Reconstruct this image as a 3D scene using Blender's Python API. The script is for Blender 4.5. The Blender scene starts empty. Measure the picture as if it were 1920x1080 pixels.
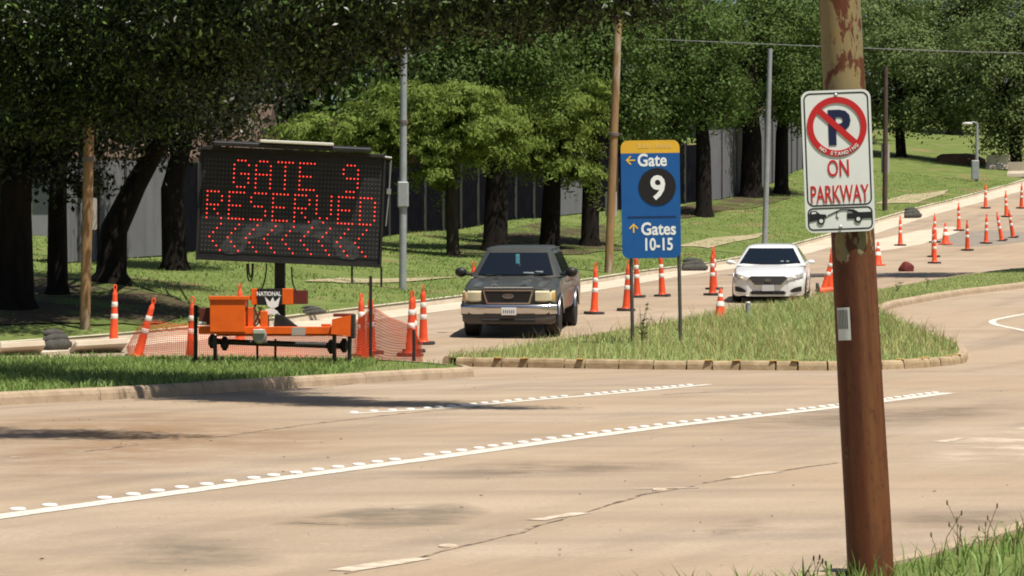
import bpy, math, random
import numpy as np
from mathutils import Vector, Matrix, Quaternion

R = math.radians
random.seed(7)
scene = bpy.context.scene
COL = scene.collection

# ------------------------------------------------------------------ camera, light, exposure
F_PX, CAM_H = 6000.0, 1.41          # focal length in photo pixels, eye height
cam_data = bpy.data.cameras.new('camera')
cam_data.sensor_width = 36.0
cam_data.lens = F_PX / 1920.0 * 36.0
cam_data.clip_start, cam_data.clip_end = 0.3, 3000
camera = bpy.data.objects.new('camera', cam_data)
COL.objects.link(camera)
camera.location = (0, 0, CAM_H)
camera.rotation_euler = (R(90), 0, 0)
scene.camera = camera

SUN_EL = R(66)
SUN_TO = Vector((0.70 * math.cos(SUN_EL), -0.714 * math.cos(SUN_EL), math.sin(SUN_EL)))
world = bpy.data.worlds.new('World'); scene.world = world
world.use_nodes = True
wn = world.node_tree
sky = wn.nodes.new('ShaderNodeTexSky'); sky.sky_type = 'NISHITA'
sky.sun_disc = False
sky.sun_elevation = SUN_EL
sky.sun_rotation = math.atan2(SUN_TO.x, SUN_TO.y)
sky.air_density, sky.dust_density, sky.ozone_density = 1.0, 1.5, 1.0
bg = wn.nodes['Background']
wn.links.new(sky.outputs[0], bg.inputs[0])
bg.inputs[1].default_value = 0.055
sun_data = bpy.data.lights.new('sun', 'SUN')
sun_data.energy, sun_data.angle, sun_data.color = 4.8, R(0.53), (1.0, 0.94, 0.84)
sun = bpy.data.objects.new('sun', sun_data); COL.objects.link(sun)
sun.rotation_euler = (-SUN_TO).to_track_quat('-Z', 'Y').to_euler()
sun.location = (-20, -20, 60)
vs = scene.view_settings
vs.view_transform, vs.look, vs.exposure, vs.gamma = 'Standard', 'None', 0.37, 1.0
vs.use_curve_mapping = False
scene.render.engine = 'CYCLES'
scene.cycles.use_denoising = True
scene.cycles.filter_width = 1.9
scene.cycles.max_bounces = 6
scene.cycles.transparent_max_bounces = 8

# ------------------------------------------------------------------ materials
MATS = {}
def mat(name, col, rough=0.7, col2=None, scale=6.0, detail=5.0, lo=0.35, hi=0.65, bump=0.0, bscale=None,
        metal=0.0, spec=0.4, stretch=(1, 1, 1), island=0.0, glint=0.0, transl=0.0, emit=None, col3=None, scale3=1.0, lo3=.5, hi3=.6, coat=0.0, objvar=0.0):
    if name in MATS: return MATS[name]
    m = bpy.data.materials.new(name); m.use_nodes = True
    nt = m.node_tree; N = nt.nodes; L = nt.links
    p = N['Principled BSDF']
    p.inputs['Base Color'].default_value = (*col, 1)
    p.inputs['Roughness'].default_value = rough
    p.inputs['Metallic'].default_value = metal
    p.inputs['Specular IOR Level'].default_value = spec
    p.inputs['Coat Weight'].default_value = coat
    src = None
    if col2 is not None or bump or col3 is not None:
        tc = N.new('ShaderNodeTexCoord'); mp = N.new('ShaderNodeMapping')
        mp.inputs['Scale'].default_value = stretch
        L.new(tc.outputs['Object'], mp.inputs['Vector'])
    def noise(s, d):
        n = N.new('ShaderNodeTexNoise'); n.inputs['Scale'].default_value = s; n.inputs['Detail'].default_value = d
        n.inputs['Roughness'].default_value = 0.6
        L.new(mp.outputs[0], n.inputs['Vector']); return n
    def ramp(n, a, b):
        r = N.new('ShaderNodeMapRange'); r.inputs[1].default_value = a; r.inputs[2].default_value = b
        L.new(n.outputs[0], r.inputs[0]); return r
    def mix(fac, a, b):
        x = N.new('ShaderNodeMix'); x.data_type = 'RGBA'
        if fac is not None: L.new(fac, x.inputs[0])
        for i, c in ((6, a), (7, b)):
            if isinstance(c, tuple): x.inputs[i].default_value = (*c, 1)
            else: L.new(c, x.inputs[i])
        return x.outputs[2]
    if col2 is not None:
        src = mix(ramp(noise(scale, detail), lo, hi).outputs[0], tuple(col), tuple(col2))
    if col3 is not None:
        src = mix(ramp(noise(scale3, 6), lo3, hi3).outputs[0], src if src is not None else tuple(col), tuple(col3))
    if island:
        g = N.new('ShaderNodeNewGeometry')
        mr = N.new('ShaderNodeMapRange'); mr.inputs[3].default_value = 1 - island; mr.inputs[4].default_value = 1 + island
        L.new(g.outputs['Random Per Island'], mr.inputs[0])
        if glint:                                  # sun glints painted in as a few much paler leaves
            pw = N.new('ShaderNodeMath'); pw.operation = 'POWER'; pw.inputs[1].default_value = 5.0
            L.new(g.outputs['Random Per Island'], pw.inputs[0]); L.new(pw.outputs[0], mr.inputs[0])
            mr.inputs[3].default_value = 1 - island; mr.inputs[4].default_value = glint
        hs = N.new('ShaderNodeHueSaturation')
        L.new(mr.outputs[0], hs.inputs['Value'])
        mr2 = N.new('ShaderNodeMapRange'); mr2.inputs[3].default_value = 0.5 - 0.05 * island; mr2.inputs[4].default_value = 0.5 + 0.035 * island
        L.new(g.outputs['Random Per Island'], mr2.inputs[0]); L.new(mr2.outputs[0], hs.inputs['Hue'])
        if src is not None: L.new(src, hs.inputs['Color'])
        else: hs.inputs['Color'].default_value = (*col, 1)
        src = hs.outputs[0]
    if objvar:                                     # each copy faded a little differently
        oi = N.new('ShaderNodeObjectInfo'); mo = N.new('ShaderNodeMapRange'); mo.inputs[3].default_value = 1 - objvar; mo.inputs[4].default_value = 1 + objvar * .3
        L.new(oi.outputs['Random'], mo.inputs[0]); ho = N.new('ShaderNodeHueSaturation'); L.new(mo.outputs[0], ho.inputs['Value'])
        if src is not None: L.new(src, ho.inputs['Color'])
        else: ho.inputs['Color'].default_value = (*col, 1)
        src = ho.outputs[0]
    if src is not None: L.new(src, p.inputs['Base Color'])
    if bump:
        b = N.new('ShaderNodeBump'); b.inputs['Strength'].default_value = bump; b.inputs['Distance'].default_value = 0.02
        L.new(noise(bscale or scale * 3, 6).outputs[0], b.inputs['Height']); L.new(b.outputs[0], p.inputs['Normal'])
    if emit:
        p.inputs['Emission Color'].default_value = (*emit[0], 1); p.inputs['Emission Strength'].default_value = emit[1]
    if transl:
        t = N.new('ShaderNodeBsdfTranslucent'); ms = N.new('ShaderNodeMixShader'); ms.inputs[0].default_value = transl
        if src is not None: L.new(src, t.inputs['Color'])
        else: t.inputs['Color'].default_value = (*col, 1)
        L.new(p.outputs[0], ms.inputs[1]); L.new(t.outputs[0], ms.inputs[2])
        L.new(ms.outputs[0], N['Material Output'].inputs['Surface'])
    MATS[name] = m
    return m

# ------------------------------------------------------------------ mesh helpers
def rotm(rx=0, ry=0, rz=0):
    return Matrix.Rotation(R(rz), 4, 'Z') @ Matrix.Rotation(R(ry), 4, 'Y') @ Matrix.Rotation(R(rx), 4, 'X')

class MB:
    def __init__(s): s.v = []; s.f = []
    def add(s, vs_, fs_, M=None):
        o = len(s.v)
        for p in vs_:
            s.v.append(tuple(M @ Vector(p)) if M is not None else tuple(p))
        s.f += [tuple(i + o for i in f) for f in fs_]
        return s
    def box(s, c, d, M=None, bev=0.0):
        x, y, z = d[0] / 2, d[1] / 2, d[2] / 2
        if bev:
            b = min(bev, x * .9, y * .9, z * .9); vs_ = []; idx = {}
            for sx in (-1, 1):
                for sy in (-1, 1):
                    for sz in (-1, 1):
                        for ax in range(3):
                            q = [sx * (x - b), sy * (y - b), sz * (z - b)]
                            q[ax] = (sx * x, sy * y, sz * z)[ax]
                            idx[(sx, sy, sz, ax)] = len(vs_); vs_.append((q[0] + c[0], q[1] + c[1], q[2] + c[2]))
            I = idx; fs_ = []
            for ax in range(3):
                a2, a3 = [(1, 2), (0, 2), (0, 1)][ax]
                for sg in (-1, 1):
                    loop = []
                    for u, w in ((-1, -1), (1, -1), (1, 1), (-1, 1)):
                        k = [0, 0, 0]; k[ax] = sg; k[a2] = u; k[a3] = w
                        loop.append(I[(k[0], k[1], k[2], ax)])
                    fs_.append(loop)
            for ax in range(3):
                a2, a3 = [(1, 2), (0, 2), (0, 1)][ax]
                for u in (-1, 1):
                    for w in (-1, 1):
                        k1 = [0, 0, 0]; k2 = [0, 0, 0]
                        k1[ax] = -1; k2[ax] = 1
                        for k in (k1, k2): k[a2] = u; k[a3] = w
                        fs_.append([I[(*k1, a2)], I[(*k2, a2)], I[(*k2, a3)], I[(*k1, a3)]])
            for sx in (-1, 1):
                for sy in (-1, 1):
                    for sz in (-1, 1):
                        fs_.append([I[(sx, sy, sz, 0)], I[(sx, sy, sz, 1)], I[(sx, sy, sz, 2)]])
            return s.add(vs_, fs_, M)
        vs_ = [(c[0] + a * x, c[1] + b_ * y, c[2] + e * z) for a in (-1, 1) for b_ in (-1, 1) for e in (-1, 1)]
        return s.add(vs_, [(0, 1, 3, 2), (4, 6, 7, 5), (0, 4, 5, 1), (2, 3, 7, 6), (0, 2, 6, 4), (1, 5, 7, 3)], M)
    def tube(s, pts, rad, n=8, M=None, cap=True):
        pts = [Vector(p) for p in pts]
        rad = rad if isinstance(rad, (list, tuple)) else [rad] * len(pts)
        vs_, fs_ = [], []; prev = None
        for i, p in enumerate(pts):
            t = (pts[min(i + 1, len(pts) - 1)] - pts[max(i - 1, 0)]).normalized()
            if prev is None: a = t.orthogonal().normalized()
            else:
                a = prev - t * prev.dot(t)
                a = a.normalized() if a.length > 1e-6 else t.orthogonal().normalized()
            b = t.cross(a); prev = a
            for k in range(n):
                an = 2 * math.pi * k / n
                vs_.append(p + (a * math.cos(an) + b * math.sin(an)) * rad[i])
        for i in range(len(pts) - 1):
            for k in range(n):
                fs_.append((i * n + k, i * n + (k + 1) % n, (i + 1) * n + (k + 1) % n, (i + 1) * n + k))
        if cap:
            fs_.append(tuple(reversed(range(n)))); fs_.append(tuple((len(pts) - 1) * n + k for k in range(n)))
        return s.add(vs_, fs_, M)
    def lathe(s, prof, n=16, M=None, axis='z'):
        vs_, fs_ = [], []
        for (r, h) in prof:
            for k in range(n):
                a = 2 * math.pi * k / n
                vs_.append((r * math.cos(a), r * math.sin(a), h) if axis == 'z' else (h, r * math.cos(a), r * math.sin(a)))
        for i in range(len(prof) - 1):
            for k in range(n):
                fs_.append((i * n + k, i * n + (k + 1) % n, (i + 1) * n + (k + 1) % n, (i + 1) * n + k))
        fs_.append(tuple(reversed(range(n)))); fs_.append(tuple((len(prof) - 1) * n + k for k in range(n)))
        return s.add(vs_, fs_, M)
    def prism(s, outline, y0, y1, M=None):      # outline in XZ (counter-clockwise seen from -Y), extruded along Y
        n = len(outline)
        vs_ = [(x, y0, z) for x, z in outline] + [(x, y1, z) for x, z in outline]
        fs_ = [tuple(range(n)), tuple(reversed(range(n, 2 * n)))] + [(i, i + n, (i + 1) % n + n, (i + 1) % n) for i in range(n)]
        return s.add(vs_, fs_, M)
    def ring(s, outer, inner, y0, y1, M=None):  # band between two outlines of equal length
        n = len(outer)
        vs_ = [(x, y0, z) for x, z in outer] + [(x, y0, z) for x, z in inner] + [(x, y1, z) for x, z in outer] + [(x, y1, z) for x, z in inner]
        fs_ = []
        for i in range(n):
            j = (i + 1) % n
            fs_ += [(i, j, n + j, n + i), (2 * n + i, 3 * n + i, 3 * n + j, 2 * n + j), (i, 2 * n + i, 2 * n + j, j), (n + i, n + j, 3 * n + j, 3 * n + i)]
        return s.add(vs_, fs_, M)
    def grid(s, rows, M=None, close=False):     # rows of equal-length point lists
        n = len(rows[0]); vs_ = [p for r in rows for p in r]; fs_ = []
        for i in range(len(rows) - 1):
            for k in range(n if close else n - 1):
                fs_.append((i * n + k, i * n + (k + 1) % n, (i + 1) * n + (k + 1) % n, (i + 1) * n + k))
        return s.add(vs_, fs_, M)
    def ball(s, c, r, nu=12, nv=8, M=None):
        r = r if isinstance(r, (tuple, list)) else (r, r, r)
        rows = []
        for i in range(nv + 1):
            th = math.pi * i / nv
            rows.append([(c[0] + r[0] * math.sin(th) * math.cos(2 * math.pi * k / nu), c[1] + r[1] * math.sin(th) * math.sin(2 * math.pi * k / nu), c[2] + r[2] * math.cos(th)) for k in range(nu)])
        return s.grid(rows, M, close=True)
    def mesh(s, name, m, smooth=None):
        me = bpy.data.meshes.new(name); me.from_pydata(s.v, [], s.f); me.validate()
        me.materials.append(m)
        if smooth is not None:
            me.shade_smooth(); me.set_sharp_from_angle(angle=R(smooth))
        return me
    def build(s, name, m, parent=None, smooth=None):
        return link(name, s.mesh(name, m, smooth), parent)

def link(name, me, parent=None):
    o = bpy.data.objects.new(name, me); COL.objects.link(o)
    if parent is not None: o.parent = parent
    return o
def np_mesh(name, V, Fq, m, parent=None):       # V (n,3), Fq (k,3 or 4)
    me = bpy.data.meshes.new(name); k = Fq.shape[1]
    me.vertices.add(len(V)); me.vertices.foreach_set('co', np.ascontiguousarray(V, dtype=np.float32).ravel())
    me.loops.add(Fq.size); me.loops.foreach_set('vertex_index', np.ascontiguousarray(Fq, dtype=np.int32).ravel())
    me.polygons.add(len(Fq)); me.polygons.foreach_set('loop_start', np.arange(0, Fq.size, k, dtype=np.int32))
    me.update(calc_edges=True); me.validate()
    me.materials.append(m)
    return link(name, me, parent)
def thing(name, label, cat, loc=(0, 0, 0), rot=(0, 0, 0), group=None):
    o = bpy.data.objects.new(name, None); COL.objects.link(o)
    o.location = loc; o.rotation_euler = rot; o.empty_display_size = .2
    return tag(o, label, cat, group)
def tag(o, label, cat=None, group=None, kind=None):
    if label: o['label'] = label
    if cat: o['category'] = cat
    if group: o['group'] = group
    if kind: o['kind'] = kind
    return o
def copy_tree(o, parent=None):
    c = o.copy(); COL.objects.link(c); c.parent = parent
    for ch in list(o.children): copy_tree(ch, c)
    return c
def rrect(x0, z0, x1, z1, r, n=5):
    pts = []
    for cx, cz, a0 in ((x1 - r, z0 + r, -90), (x1 - r, z1 - r, 0), (x0 + r, z1 - r, 90), (x0 + r, z0 + r, 180)):
        for k in range(n + 1):
            a = R(a0 + 90 * k / n); pts.append((cx + r * math.cos(a), cz + r * math.sin(a)))
    return pts
def circle(cx, cz, r, n=40, rz=None):
    return [(cx + r * math.cos(2 * math.pi * k / n), cz + (rz or r) * math.sin(2 * math.pi * k / n)) for k in range(n)]
def text_part(s_, size, x, z, y, m, parent, name='lettering', align='CENTER', bold=0.0, sx=1.0, M=None, shear=0):
    cu = bpy.data.curves.new('t', 'FONT'); cu.body = s_; cu.size = size; cu.align_x = align; cu.offset = bold
    cu.extrude = 0.0012; cu.resolution_u = 3; cu.shear = shear
    ob = bpy.data.objects.new('t', cu); COL.objects.link(ob)
    bpy.context.view_layer.update()
    dg = bpy.context.evaluated_depsgraph_get()
    me = bpy.data.meshes.new_from_object(ob.evaluated_get(dg))
    bpy.data.objects.remove(ob); bpy.data.curves.remove(cu)
    T = Matrix.Translation((x, y, z)) @ Matrix.Rotation(R(90), 4, 'X') @ Matrix.Diagonal((sx, 1, 1, 1))
    me.transform(M @ T if M is not None else T)
    me.materials.clear(); me.materials.append(m); me.name = name
    return link(name, me, parent)

# ------------------------------------------------------------------ terrain functions
GY = np.array([-100, 0, 52, 57, 60, 64, 68, 73, 80, 88, 98, 115, 128, 150, 180, 215, 260, 330, 900.])
GZ = np.array([0, 0, 0, .03, .12, .28, .48, .75, 1.04, 1.33, 1.72, 2.32, 3.18, 5.1, 7.8, 10.6, 13.0, 14.5, 16.])
def _pchip(x, y):
    h = np.diff(x); dl = np.diff(y) / h; d = np.zeros_like(y)
    for i in range(1, len(x) - 1):
        if dl[i - 1] * dl[i] > 0:
            w1, w2 = 2 * h[i] + h[i - 1], h[i] + 2 * h[i - 1]; d[i] = (w1 + w2) / (w1 / dl[i - 1] + w2 / dl[i])
    return d
GD = _pchip(GY, GZ)
def g(y):
    y = np.clip(np.asarray(y, float), GY[0], GY[-1] - 1e-6)
    i = np.clip(np.searchsorted(GY, y, side='right') - 1, 0, len(GY) - 2)
    h = GY[i + 1] - GY[i]; t = (y - GY[i]) / h
    return (GZ[i] * (1 + 2 * t) * (1 - t) ** 2 + GD[i] * h * t * (1 - t) ** 2 + GZ[i + 1] * t * t * (3 - 2 * t) + GD[i + 1] * h * t * t * (t - 1))
FAR_CURB = [(-34, 34), (-22, 47), (-14.5, 56), (-9.9, 62), (-7.0, 66.6), (-4.5, 71.3), (-1.3, 80), (2.1, 92), (5.6, 106), (8.2, 116), (12.2, 129), (17.8, 146), (23.7, 161), (31, 181), (40, 203), (56, 240), (90, 310)]
FC = np.array(FAR_CURB, float)
def far_dist(x, y):                       # metres beyond the far kerb (positive on the verge side)
    x = np.asarray(x, float); y = np.asarray(y, float)
    best = np.full(np.broadcast(x, y).shape, 1e9); sign = np.ones_like(best)
    for a, b in zip(FC[:-1], FC[1:]):
        d = b - a; L2 = d @ d
        t = np.clip(((x - a[0]) * d[0] + (y - a[1]) * d[1]) / L2, 0, 1)
        dx, dy = x - a[0] - t * d[0], y - a[1] - t * d[1]
        ds = np.hypot(dx, dy); sg = np.where(d[0] * (y - a[1]) - d[1] * (x - a[0]) > 0, 1.0, -1.0)
        up = ds < best - 1e-9; best = np.where(up, ds, best); sign = np.where(up, sg, sign)
    return best * sign
def verge_z(x, y):
    D = np.maximum(far_dist(x, y), 0)
    bump = 0.05 * np.sin(np.asarray(x) * .9 + np.asarray(y) * .31) * np.clip(D / 4, 0, 1)
    return g(y) + 0.15 + 0.07 * np.minimum(D, 30) + 0.02 * np.maximum(D - 30, 0) + bump
def terr(x, y):
    return np.where(far_dist(x, y) > 0, verge_z(x, y), g(y))
def hit(u, v, extra=0.0, surf=None):      # where a sight line through photo pixel (u, v) meets the ground
    surf = surf or terr
    d = np.arange(8, 400, 0.1); x = (u - 960) / F_PX * d; z = CAM_H + (540 - v) / F_PX * d
    k = np.nonzero(z <= surf(x, d) + extra)[0]
    i = k[0] if len(k) else len(d) - 1
    return float(x[i]), float(d[i]), float(surf(x[i], d[i]) + extra)
def flat(u, v, z=0.0):
    d = F_PX * (CAM_H - z) / (v - 540); return ((u - 960) / F_PX * d, d)
def PX(u, d): return (u - 960) / F_PX * d
def PZ(v, d): return CAM_H + (540 - v) / F_PX * d

def resample(poly, n):
    P = np.array(poly, float); s = np.r_[0, np.cumsum(np.hypot(*np.diff(P, axis=0).T))]
    t = np.linspace(0, s[-1], n); return np.c_[np.interp(t, s, P[:, 0]), np.interp(t, s, P[:, 1])]
def smooth_poly(poly, n=200, it=3):
    P = np.array(poly, float)
    for _ in range(it):
        Q = [P[0]]
        for a, b in zip(P[:-1], P[1:]): Q += [a * .75 + b * .25, a * .25 + b * .75]
        Q.append(P[-1]); P = np.array(Q)
    return resample(P, n)
def loft(name, A, B, nv, zf, m, parent=None, kind='structure'):
    t = np.linspace(0, 1, nv)[None, :, None]
    P = A[:, None, :] * (1 - t) + B[:, None, :] * t
    z = zf(P[..., 0], P[..., 1])
    V = np.dstack([P, z]).reshape(-1, 3); n = len(A)
    i, k = np.meshgrid(np.arange(n - 1), np.arange(nv - 1), indexing='ij')
    q = (i * nv + k).ravel(); Fq = np.c_[q, q + nv, q + nv + 1, q + 1]
    a = V[Fq[0]]
    nn = np.cross(a[1] - a[0], a[2] - a[0])
    if nn[2] < 0: Fq = Fq[:, ::-1]
    o = np_mesh(name, V, Fq, m, parent); o.data.shade_smooth()
    if kind and parent is None: o['kind'] = kind
    return o
def offset_poly(P, d):                    # left-hand offset
    T = np.gradient(P, axis=0); T /= np.hypot(T[:, 0], T[:, 1])[:, None]
    return P + np.c_[-T[:, 1], T[:, 0]] * d
# ------------------------------------------------------------------ setting: ground, roads, kerbs, islands
def road_material():
    m = bpy.data.materials.new('road_concrete'); m.use_nodes = True
    nt = m.node_tree; N = nt.nodes; L = nt.links; p = N['Principled BSDF']
    p.inputs['Roughness'].default_value = .82; p.inputs['Specular IOR Level'].default_value = .25
    tc = N.new('ShaderNodeTexCoord')
    def nz(scale, detail, st=(1, 1, 1), rot=0, rough=.6):
        mp = N.new('ShaderNodeMapping'); mp.vector_type = 'TEXTURE'
        mp.inputs['Rotation'].default_value = (0, 0, rot); mp.inputs['Scale'].default_value = st
        L.new(tc.outputs['Object'], mp.inputs[0])
        n = N.new('ShaderNodeTexNoise'); n.inputs['Scale'].default_value = scale; n.inputs['Detail'].default_value = detail
        n.inputs['Roughness'].default_value = rough
        L.new(mp.outputs[0], n.inputs['Vector']); return n.outputs[0]
    def rmp(x, a, b, c=0., d=1.):
        r = N.new('ShaderNodeMapRange'); r.inputs[1].default_value = a; r.inputs[2].default_value = b
        r.inputs[3].default_value = c; r.inputs[4].default_value = d; L.new(x, r.inputs[0]); return r.outputs[0]
    def mx(f, a, b):
        x = N.new('ShaderNodeMix'); x.data_type = 'RGBA'; L.new(f, x.inputs[0])
        for i, c in ((6, a), (7, b)):
            if isinstance(c, tuple): x.inputs[i].default_value = (*c, 1)
            else: L.new(c, x.inputs[i])
        return x.outputs[2]
    c = mx(rmp(nz(.45, 6), .32, .68), (.350, .268, .190), (.425, .332, .243))
    c = mx(rmp(nz(1.0, 5, (.8, 9, 1), R(-21)), .47, .70, 0, .85), c, (.25, .195, .145))        # wheel tracks along the lanes
    c = mx(rmp(nz(.16, 4), .52, .72, 0, .55), c, (.30, .24, .185))
    c = mx(rmp(nz(.3, 5, (2.5, .8, 1), R(6)), .50, .66, 0, .6), c, (.49, .395, .295))
    c = mx(rmp(nz(26, 6, (1, 1.6, 1), 0, .75), .50, .66, 0, .55), c, (.24, .185, .135))
    c = mx(rmp(nz(14, 6, (1, 2, 1), 0, .7), .56, .70, 0, .5), c, (.52, .43, .325))
    c = mx(rmp(nz(5, 7, rough=.75), .60, .68, 0, .5), c, (.25, .19, .135))
    c = mx(rmp(nz(.5, 5, (5, .7, 1), R(8)), .52, .70, 0, .6), c, (.235, .19, .15))
    c = mx(rmp(nz(.12, 3), .40, .60, 0, .45), c, (.37, .265, .165))
    L.new(c, p.inputs['Base Color'])
    b = N.new('ShaderNodeBump'); b.inputs['Strength'].default_value = .25; b.inputs['Distance'].default_value = .01
    L.new(nz(55, 5), b.inputs['Height']); L.new(b.outputs[0], p.inputs['Normal'])
    return m
M_ROAD = road_material()
M_PALE = mat('new_concrete', (.60, .52, .41), .85, (.50, .42, .32), 1.4, 6, .35, .65, .2, 30, spec=.2)
M_KERB = mat('kerb_concrete', (.44, .34, .235), .85, (.33, .25, .17), 3, 6, .4, .7, .4, 26, spec=.2, col3=(.21, .17, .125), scale3=5, lo3=.6, hi3=.75)
M_KERB2 = mat('kerb_concrete_worn', (.44, .34, .21), .85, (.29, .21, .12), 4, 6, .35, .65, .5, 26, spec=.2)
M_PAINT = mat('white_road_paint', (.70, .66, .58), .65, (.50, .42, .32), 7, 8, .48, .68, .1, 30)
M_WORN = mat('worn_road_paint', (.62, .54, .43), .7, (.44, .345, .25), 8, 7, .42, .60)
M_BUTTON = mat('white_ceramic_button', (.82, .80, .76), .35, spec=.5)
M_YELLOW = mat('yellow_kerb_paint', (.55, .34, .09), .7, (.42, .30, .15), 16, 5, .45, .6)
M_SEAM = mat('joint_sealant', (.12, .09, .065), .8, (.36, .27, .19), 5, 5, .42, .56)
M_PATCH = mat('asphalt_patch', (.265, .215, .160), .85, (.36, .275, .195), 1.2, 6, .35, .7, .2, 40)
M_GRASSGROUND = mat('lawn_soil', (.165, .200, .062), .95, (.112, .150, .040), 1.1, 8, .35, .6, .3, 20, spec=.1, col3=(.23, .17, .09), scale3=.35, lo3=.57, hi3=.68)
M_EARTH = mat('dark_soil', (.10, .075, .045), .95, (.06, .05, .03), 2, 6, .35, .65, .4, 18, spec=.1, col3=(.10, .14, .035), scale3=.7, lo3=.5, hi3=.62)
M_SLAB = mat('pavement_slab', (.26, .245, .12), .85, (.17, .20, .065), 2, 6, .35, .65, .1, 30, spec=.2)

YS = np.r_[np.arange(-20, 50, 3.0), np.arange(50, 170, 1.0), np.arange(170, 340, 4.0)]
sheet = loft('ground', np.c_[np.full(90, -600.), np.r_[np.linspace(-200, 40, 12), np.linspace(44, 340, 60), np.linspace(360, 900, 18)]],
             np.c_[np.full(90, 600.), np.r_[np.linspace(-200, 40, 12), np.linspace(44, 340, 60), np.linspace(360, 900, 18)]], 40,
             lambda x, y: g(y) - .12, M_GRASSGROUND)
tag(sheet, 'grassy ground sheet reaching to the horizon')
road = loft('road', np.c_[np.full(len(YS), -45.), YS], np.c_[np.full(len(YS), 75.), YS], 31, lambda x, y: g(y), M_ROAD)
tag(road, 'tan concrete carriageway with white lane lines')

def sheet_strip(name, pts, w, m, lift, parent, jit=0.0, surf=g, seed=1):
    rnd = random.Random(seed)
    P = resample(pts, max(2, int(np.hypot(*np.diff(np.array(pts), axis=0).T).sum() / .35) + 2))
    T = np.gradient(P, axis=0); T /= np.hypot(T[:, 0], T[:, 1])[:, None]; Nn = np.c_[-T[:, 1], T[:, 0]]
    b = MB(); rows = []
    for i, (p, n) in enumerate(zip(P, Nn)):
        o = rnd.uniform(-jit, jit); ww = w * (1 + (rnd.uniform(-.5, .5) if jit else rnd.uniform(-.06, .06))) / 2
        a, c = p + n * (o - ww), p + n * (o + ww)
        rows.append([(a[0], a[1], float(g(a[1])) + lift), (c[0], c[1], float(g(c[1])) + lift)])
    return b.grid([[r[1], r[0]] for r in rows]).build(name, m, parent)
def px_line(name, pix, w, m, lift=.004, jit=0., seed=1):
    return sheet_strip(name, [flat(u, v) for u, v in pix], w, m, lift, road, jit, seed=seed)

lineA = [(-140, 990), (0, 969), (230, 938), (500, 901), (800, 861), (1050, 826), (1250, 800), (1568, 764), (1780, 737)]
lineB = [(655, 776), (830, 766), (980, 752), (1130, 740), (1330, 721)]
px_line('lane_line', lineA, .21, M_PAINT); px_line('lane_line', lineB, .17, M_PAINT, seed=2)
for k, (pix, w) in enumerate([([(640, 1071), (790, 1047)], .12), ([(1005, 976), (1090, 962)], .11), ([(1370, 897), (1452, 885)], .14), ([(1760, 829), (1805, 822)], .12),
                              ([(1190, 917), (1310, 915)], .06), ([(20, 858), (45, 858)], .12), ([(1905, 806), (1960, 798)], .1)]):
    px_line('lane_dash', pix, w, M_WORN, jit=.008, seed=k + 5)
# raised buttons beside the lines: one dome each
btn = MB().lathe([(.055, 0), (.053, .007), (.043, .0125), (.022, .015), (.0, .0155)], 12).mesh('raised_marker', M_BUTTON, 40)
def buttons(pix, step, off, k0=0):
    P = np.array([flat(u, v) for u, v in pix]); s = np.hypot(*np.diff(P, axis=0).T).sum()
    Q = offset_poly(resample(P, int(s / step)), off)
    for i, (x, y) in enumerate(Q):
        if random.random() < .05: continue
        o = link('raised_marker', btn, road); o.location = (x + random.uniform(-.012, .012), y + random.uniform(-.03, .03), float(g(y)) + .002)
        o.rotation_euler = (0, 0, random.uniform(0, 3))
buttons(lineA, .385, .20); buttons(lineB, .36, .19)
btn2 = btn.copy(); btn2.materials[0] = M_WORN
for u, v in [(840, 1026), (1237, 920)]:
    x, y = flat(u, v); o = link('raised_marker', btn2, road); o.location = (x, y, .002)
# joints and cracks
for k, (pix, w) in enumerate([([(160, 847), (260, 833)], .05), ([(380, 823), (490, 808), (600, 793), (760, 775), (900, 764)], .05),
                              ([(640, 1076), (800, 1042), (960, 1003), (1080, 965), (1200, 929), (1300, 912)], .028),
                              ([(1320, 906), (1460, 884), (1570, 868)], .03), ([(560, 731), (700, 716), (880, 709)], .05),
                              ([(1690, 697), (1800, 698), (1930, 699)], .05), ([(1240, 740), (1330, 735)], .04), ([(540, 980), (640, 985)], .02)]):
    px_line('joint_seam', pix, w, M_SEAM, .003, .02, seed=k + 30)
def stain_mat(name, col, strength):
    m = bpy.data.materials.new(name); m.use_nodes = True; N = m.node_tree.nodes; L = m.node_tree.links; p = N['Principled BSDF']
    p.inputs['Base Color'].default_value = (*col, 1); p.inputs['Roughness'].default_value = .85; p.inputs['Specular IOR Level'].default_value = .2
    at_ = N.new('ShaderNodeAttribute'); at_.attribute_name = 'wear'; tc = N.new('ShaderNodeTexCoord'); n = N.new('ShaderNodeTexNoise'); n.inputs['Scale'].default_value = 1.3; n.inputs['Detail'].default_value = 8; n.inputs['Roughness'].default_value = .7
    L.new(tc.outputs['Object'], n.inputs['Vector']); r = N.new('ShaderNodeMapRange'); r.inputs[1].default_value = .35; r.inputs[2].default_value = .6; L.new(n.outputs[0], r.inputs[0])
    a = N.new('ShaderNodeMath'); a.operation = 'MULTIPLY'; L.new(at_.outputs['Fac'], a.inputs[0]); L.new(r.outputs[0], a.inputs[1])
    b = N.new('ShaderNodeMath'); b.operation = 'MULTIPLY'; L.new(a.outputs[0], b.inputs[0]); b.inputs[1].default_value = strength; L.new(b.outputs[0], p.inputs['Alpha'])
    return m
STAINS = {k: stain_mat('road_stain_' + k, c, s_) for k, c, s_ in (('grey', (.22, .19, .145), .6), ('dark', (.20, .155, .115), .45), ('pale', (.60, .49, .37), .95), ('rust', (.36, .225, .125), .6))}
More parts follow.
